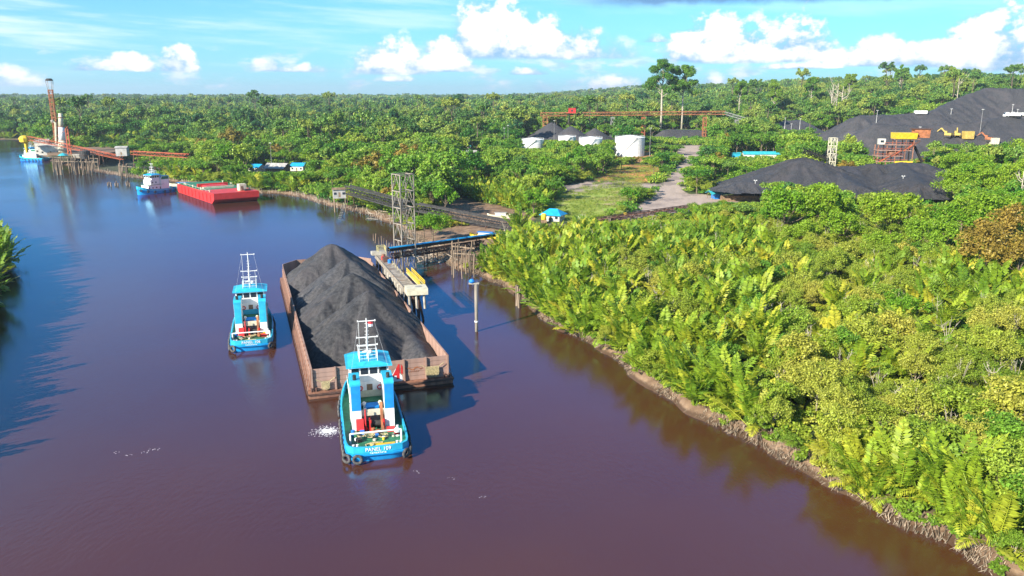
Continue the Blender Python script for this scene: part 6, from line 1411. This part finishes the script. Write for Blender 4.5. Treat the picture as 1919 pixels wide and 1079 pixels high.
# roots, stubs and dead stems along the near bank
rt = MB(); RBa = [Vector(p) for p in RB]
def bank_walk(step, y0, y1):
    for i in range(len(RBa)-1):
        a, b = RBa[i], RBa[i+1]
        if not (y0 < a.y < y1): continue
        L = (b-a).length; nrm = Vector(((b-a).y, -(b-a).x)).normalized()*-1
        for k in range(max(1, int(L/step))): yield a.lerp(b, rnd.random()), nrm
mid = Vector((40, 200))
for p, nrm in bank_walk(.05, 70, 300):
    if nrm.dot(mid - p) < 0 and p.y < 200: nrm = -nrm
    o = rnd.uniform(-.2, 2.4); q = p + nrm*o; z = gz(q.x, q.y) if rnd.random() < .0 else 1.2*max(0, min(1, (o+.3)/2.9)); z = z*z*(3-2*z) if z < 1 else z
    a = rnd.uniform(0, 6.28); l = rnd.uniform(.25, 1.0)
    if rnd.random() < .55: e = (q.x - nrm.x*l*.8 + math.cos(a)*.35, q.y - nrm.y*l*.8 + math.sin(a)*.35, z - rnd.uniform(.0, .5)); s0 = (q.x, q.y, z+rnd.uniform(.15, .5))
    else: s0 = (q.x, q.y, z-.1); e = (q.x + math.cos(a)*l*.5, q.y + math.sin(a)*l*.5, z + rnd.uniform(.2, .8))
    rt.tube(s0, e, rnd.uniform(.045, .1), .025, 3, caps=False)
rt.build('bank_roots', M['root'], kind='stuff', label='pale tangled roots and dead stubs along the muddy near bank', cat='roots')
tw = []
for sd in range(3):
    b_ = MB(); r_ = random.Random(sd+40)
    for k in range(5):
        a = r_.uniform(0, 6.28); e = Vector((math.cos(a)*r_.uniform(.6, 1.6), math.sin(a)*r_.uniform(.6, 1.6), r_.uniform(4.6, 6.8))); m0 = Vector((e.x*.35, e.y*.35, 3.2)); b_.path([(0, 0, 0), m0, e], .07, .02, 4)
        for q in range(3): s0 = m0.lerp(e, r_.uniform(.3, .9)); b_.path([s0, s0+Vector((r_.uniform(-.8, .8), r_.uniform(-.8, .8), r_.uniform(.2, 1.1)))], .03, .012, 3)
    tw.append(b_.mesh('dead_twig', M['pale_bark']))
P, d = valid(grid_pts(-20, 170, 60, 300, 7.5), 3); u_ = rng.random(len(P)) < .42
scatter('dead_twigs', 'bleached dead stems poking up through the shrubs', tw, [(p[0], p[1], p[2], rng.uniform(.8, 1.3), rng.uniform(.8, 1.25), rng.uniform(0, 6.28)) for p in P[u_]], 'dead stems')
dw = MB()
for p, nrm in bank_walk(1.1, 300, 560):
    q = p + nrm*rnd.uniform(-1, 2) if True else p; s_ = rnd.uniform(.8, 3.2); dw.tube((q.x, q.y, -.5), (q.x+rnd.uniform(-1, 1), q.y+rnd.uniform(-1, 1), s_), .14, .08, 4, caps=False)
dw.build('bank_stakes', M['dead_wood'], kind='stuff', label='dead stakes and stems bristling along the far bank', cat='stakes')
# the two giant emergent trees and other special plants
def emergent(label, px, pyb, pyt, Y, crown_px, seed, R_=11):
    base = at_y(px, pyb, Y); g0 = gz(base.x, Y); base.z = min(base.z, g0); top = at_y(px, pyt, Y).z; h = top-base.z; r = random.Random(seed); t = thing('emergent_tree', label, 'tree', tuple(base))
    b = MB(); b.path([(0, 0, -1), (.2, 0, h*.3), (-.3, 0, h*.55), (.1, 0, h*.68), (.3, 0, h*.86)], R_/13, R_/32, 10); ends = []
    for k in range(20):
        a = k*2.4+r.uniform(-.3, .3); z0 = h*(.56+.018*k); l = R_*r.uniform(.55, 1.05)*(1-.02*k); e = Vector((math.cos(a)*l, math.sin(a)*l*.8, z0+h*r.uniform(.02, .14))); mdl = Vector((math.cos(a)*l*.45, math.sin(a)*l*.4, z0+h*.03)); b.path([(0, 0, z0-h*.03), mdl, e], R_/34, .13, 6); ends.append(e); ends.append(mdl.lerp(e, .45)+Vector((0, 0, .04*h)))
        for q in range(3): e2 = e + Vector((r.uniform(-.25, .25)*R_, r.uniform(-.25, .25)*R_, r.uniform(-.05, .22)*R_)); b.path([mdl.lerp(e, .6), e2], .2, .07, 5); ends.append(e2)
    b.build('trunk', M['pale_bark'], t, True); g_ = np.random.default_rng(seed); n = 26000; ends.append(Vector((.3, 0, h*.95))); E = np.array([tuple(e) for e in ends]); kx = g_.integers(0, len(E), n); rad = (g_.uniform(.12, .23, len(E))*R_)[kx]
    q = g_.normal(size=(n, 3)); q /= np.linalg.norm(q, axis=1, keepdims=True); C = E[kx] + q*(g_.random(n)**.4*rad)[:, None]*np.array([1.1, 1.1, 1.0]); V, Qd = quads(C, q*.4+g_.normal(size=(n, 3))*.5+np.array([0, 0, .6]), g_.normal(size=(n, 3)), g_.uniform(.38, .8, n))
    link('crown', mesh_np('crown', V, Qd, M['tree_leaf']), t); return t
emergent('giant pale-trunked rainforest tree, left of the tall pair', 1238, 243, 116, 850, 0, 5, 17)
emergent('giant slender rainforest tree, right of the tall pair', 1277, 244, 122, 858, 0, 9, 14)
for px, pyb, pyt, Y, lab in ((1683, 190, 127, 1100, 'lone umbrella-crowned tree standing above the hill skyline'), (1520, 190, 146, 1000, 'dark round-headed tree above the forest edge left of the benches'), (1385, 205, 152, 950, 'tree with a domed crown rising right of the tall pair'), (1450, 205, 155, 950, 'broad dark crown rising from the forest left of centre hill'), (1590, 185, 140, 1050, 'tall bushy tree on the ridge above the white snags'), (1780, 180, 132, 1000, 'spreading tree on the ridge left of the highest stockpile')):
    emergent(lab, px, pyb, pyt, Y, 0, px, 9)
def snag(label, px, pyb, pyt, Y, seed, name='dead_tree', s=1.0):
    base = at_y(px, pyb, Y) if Y else G(px, pyb); Y = base.y; g0 = gz(base.x, Y); base.z = min(base.z, g0); h = at_y(px, pyt, Y).z-base.z; r = random.Random(seed); t = thing(name, label, 'dead tree', tuple(base)); b = MB(); b.path([(0, 0, -1), (r.uniform(-.3, .3), 0, h*.5), (r.uniform(-.6, .6), 0, h)], h*.016+.05, h*.006+.02, 7); b.build('trunk', M['pale_bark'], t)
    for k in range(7):
        a = r.uniform(0, 6.28); z0 = h*r.uniform(.45, .9); l = h*r.uniform(.12, .28); e = Vector((math.cos(a)*l, math.sin(a)*l, z0+l*1.1)); m_ = MB().path([(0, 0, z0), (e.x*.55, e.y*.55, z0+l*.3), e], h*.008+.02, .02+h*.002, 5); m_.path([e*.6+Vector((0, 0, z0*.4)), e+Vector((r.uniform(-1, 1), r.uniform(-1, 1), 1))*l*.3], h*.004+.01, .01, 4); m_.build('branch', M['pale_bark'], t)
snag('white dead tree, left of three bare snags on the hill', 1559, 186, 158, 900, 1); snag('white dead tree, middle of three bare snags on the hill', 1568, 186, 155, 900, 2); snag('white dead tree, right of three bare snags on the hill', 1578, 189, 161, 900, 3); snag('forked white dead tree beside the highest coal stockpile', 1795, 176, 143, 860, 4)
snag('grey leafless tree poking out of the near wood at the right', 1850, 760, 690, None, 5, s=1); snag('bare twiggy shrub in the near wood above the spreading palm', 1815, 940, 890, None, 6); snag('bleached bare branches over the shrubs right of centre', 1760, 690, 635, None, 7); snag('leafless twigs beside the shaded hollow in the wood', 1455, 750, 700, None, 8); snag('tall bare stem rising at the right edge by the crushing plant', 1905, 420, 320, None, 9)
# big spreading palm on the near bank
_p = G(1680, 930); t = thing('nipa_palm', 'largest spreading yellow-green palm with long feathery fronds on the near bank', 'palm', tuple(_p), 0)
for i, (loc, rot, s, q) in enumerate(frond_set(99, 16, 0)):
    o = link('frond', FR[q], t, loc); til = rot[1]*1.6 if i < 9 else R(40+i*2); o.rotation_euler = (Matrix.Rotation(rot[2], 3, 'Z') @ Matrix.Rotation(til, 3, 'Y')).to_euler(); o.scale = (s*1.25,)*3
for i, (px, py, lab) in enumerate(((1425, 800, 'yellowing palm leaning over the water left of the bleached stump'), (1165, 655, 'yellow drooping palm opposite the barge stern'), (1000, 555, 'golden palm at the tip of the point behind the square posts'), (1850, 1000, 'low palm with one bright yellow fallen frond near the frame corner'))):
    _p = G(px, py); t = thing('nipa_palm', lab, 'palm', tuple(_p), 0)
    for loc, rot, s, q in frond_set(200+i, 13, 0):
        o = link('frond', FR[q], t, loc); o.rotation_euler = (Matrix.Rotation(rot[2], 3, 'Z') @ Matrix.Rotation(rot[1]*1.3, 3, 'Y')).to_euler(); o.scale = (s*.95,)*3
print('items', len(items), 'chosen', len(chosen), 'objects', len(bpy.data.objects))

hz_ = MB().box(-9600, -3400, -4, 9600, 13600, 190); m_ = bpy.data.materials.new('haze'); m_.use_nodes = True; t_ = m_.node_tree; t_.nodes.clear(); pv_ = t_.nodes.new('ShaderNodeVolumePrincipled'); pv_.inputs['Color'].default_value = (.72, .86, 1, 1); pv_.inputs['Density'].default_value = .00008; pv_.inputs['Anisotropy'].default_value = .2
oo_ = t_.nodes.new('ShaderNodeOutputMaterial'); t_.links.new(pv_.outputs[0], oo_.inputs['Volume']); hz_.build('haze', m_, kind='stuff', label='thin pale blue haze over the distant forest')
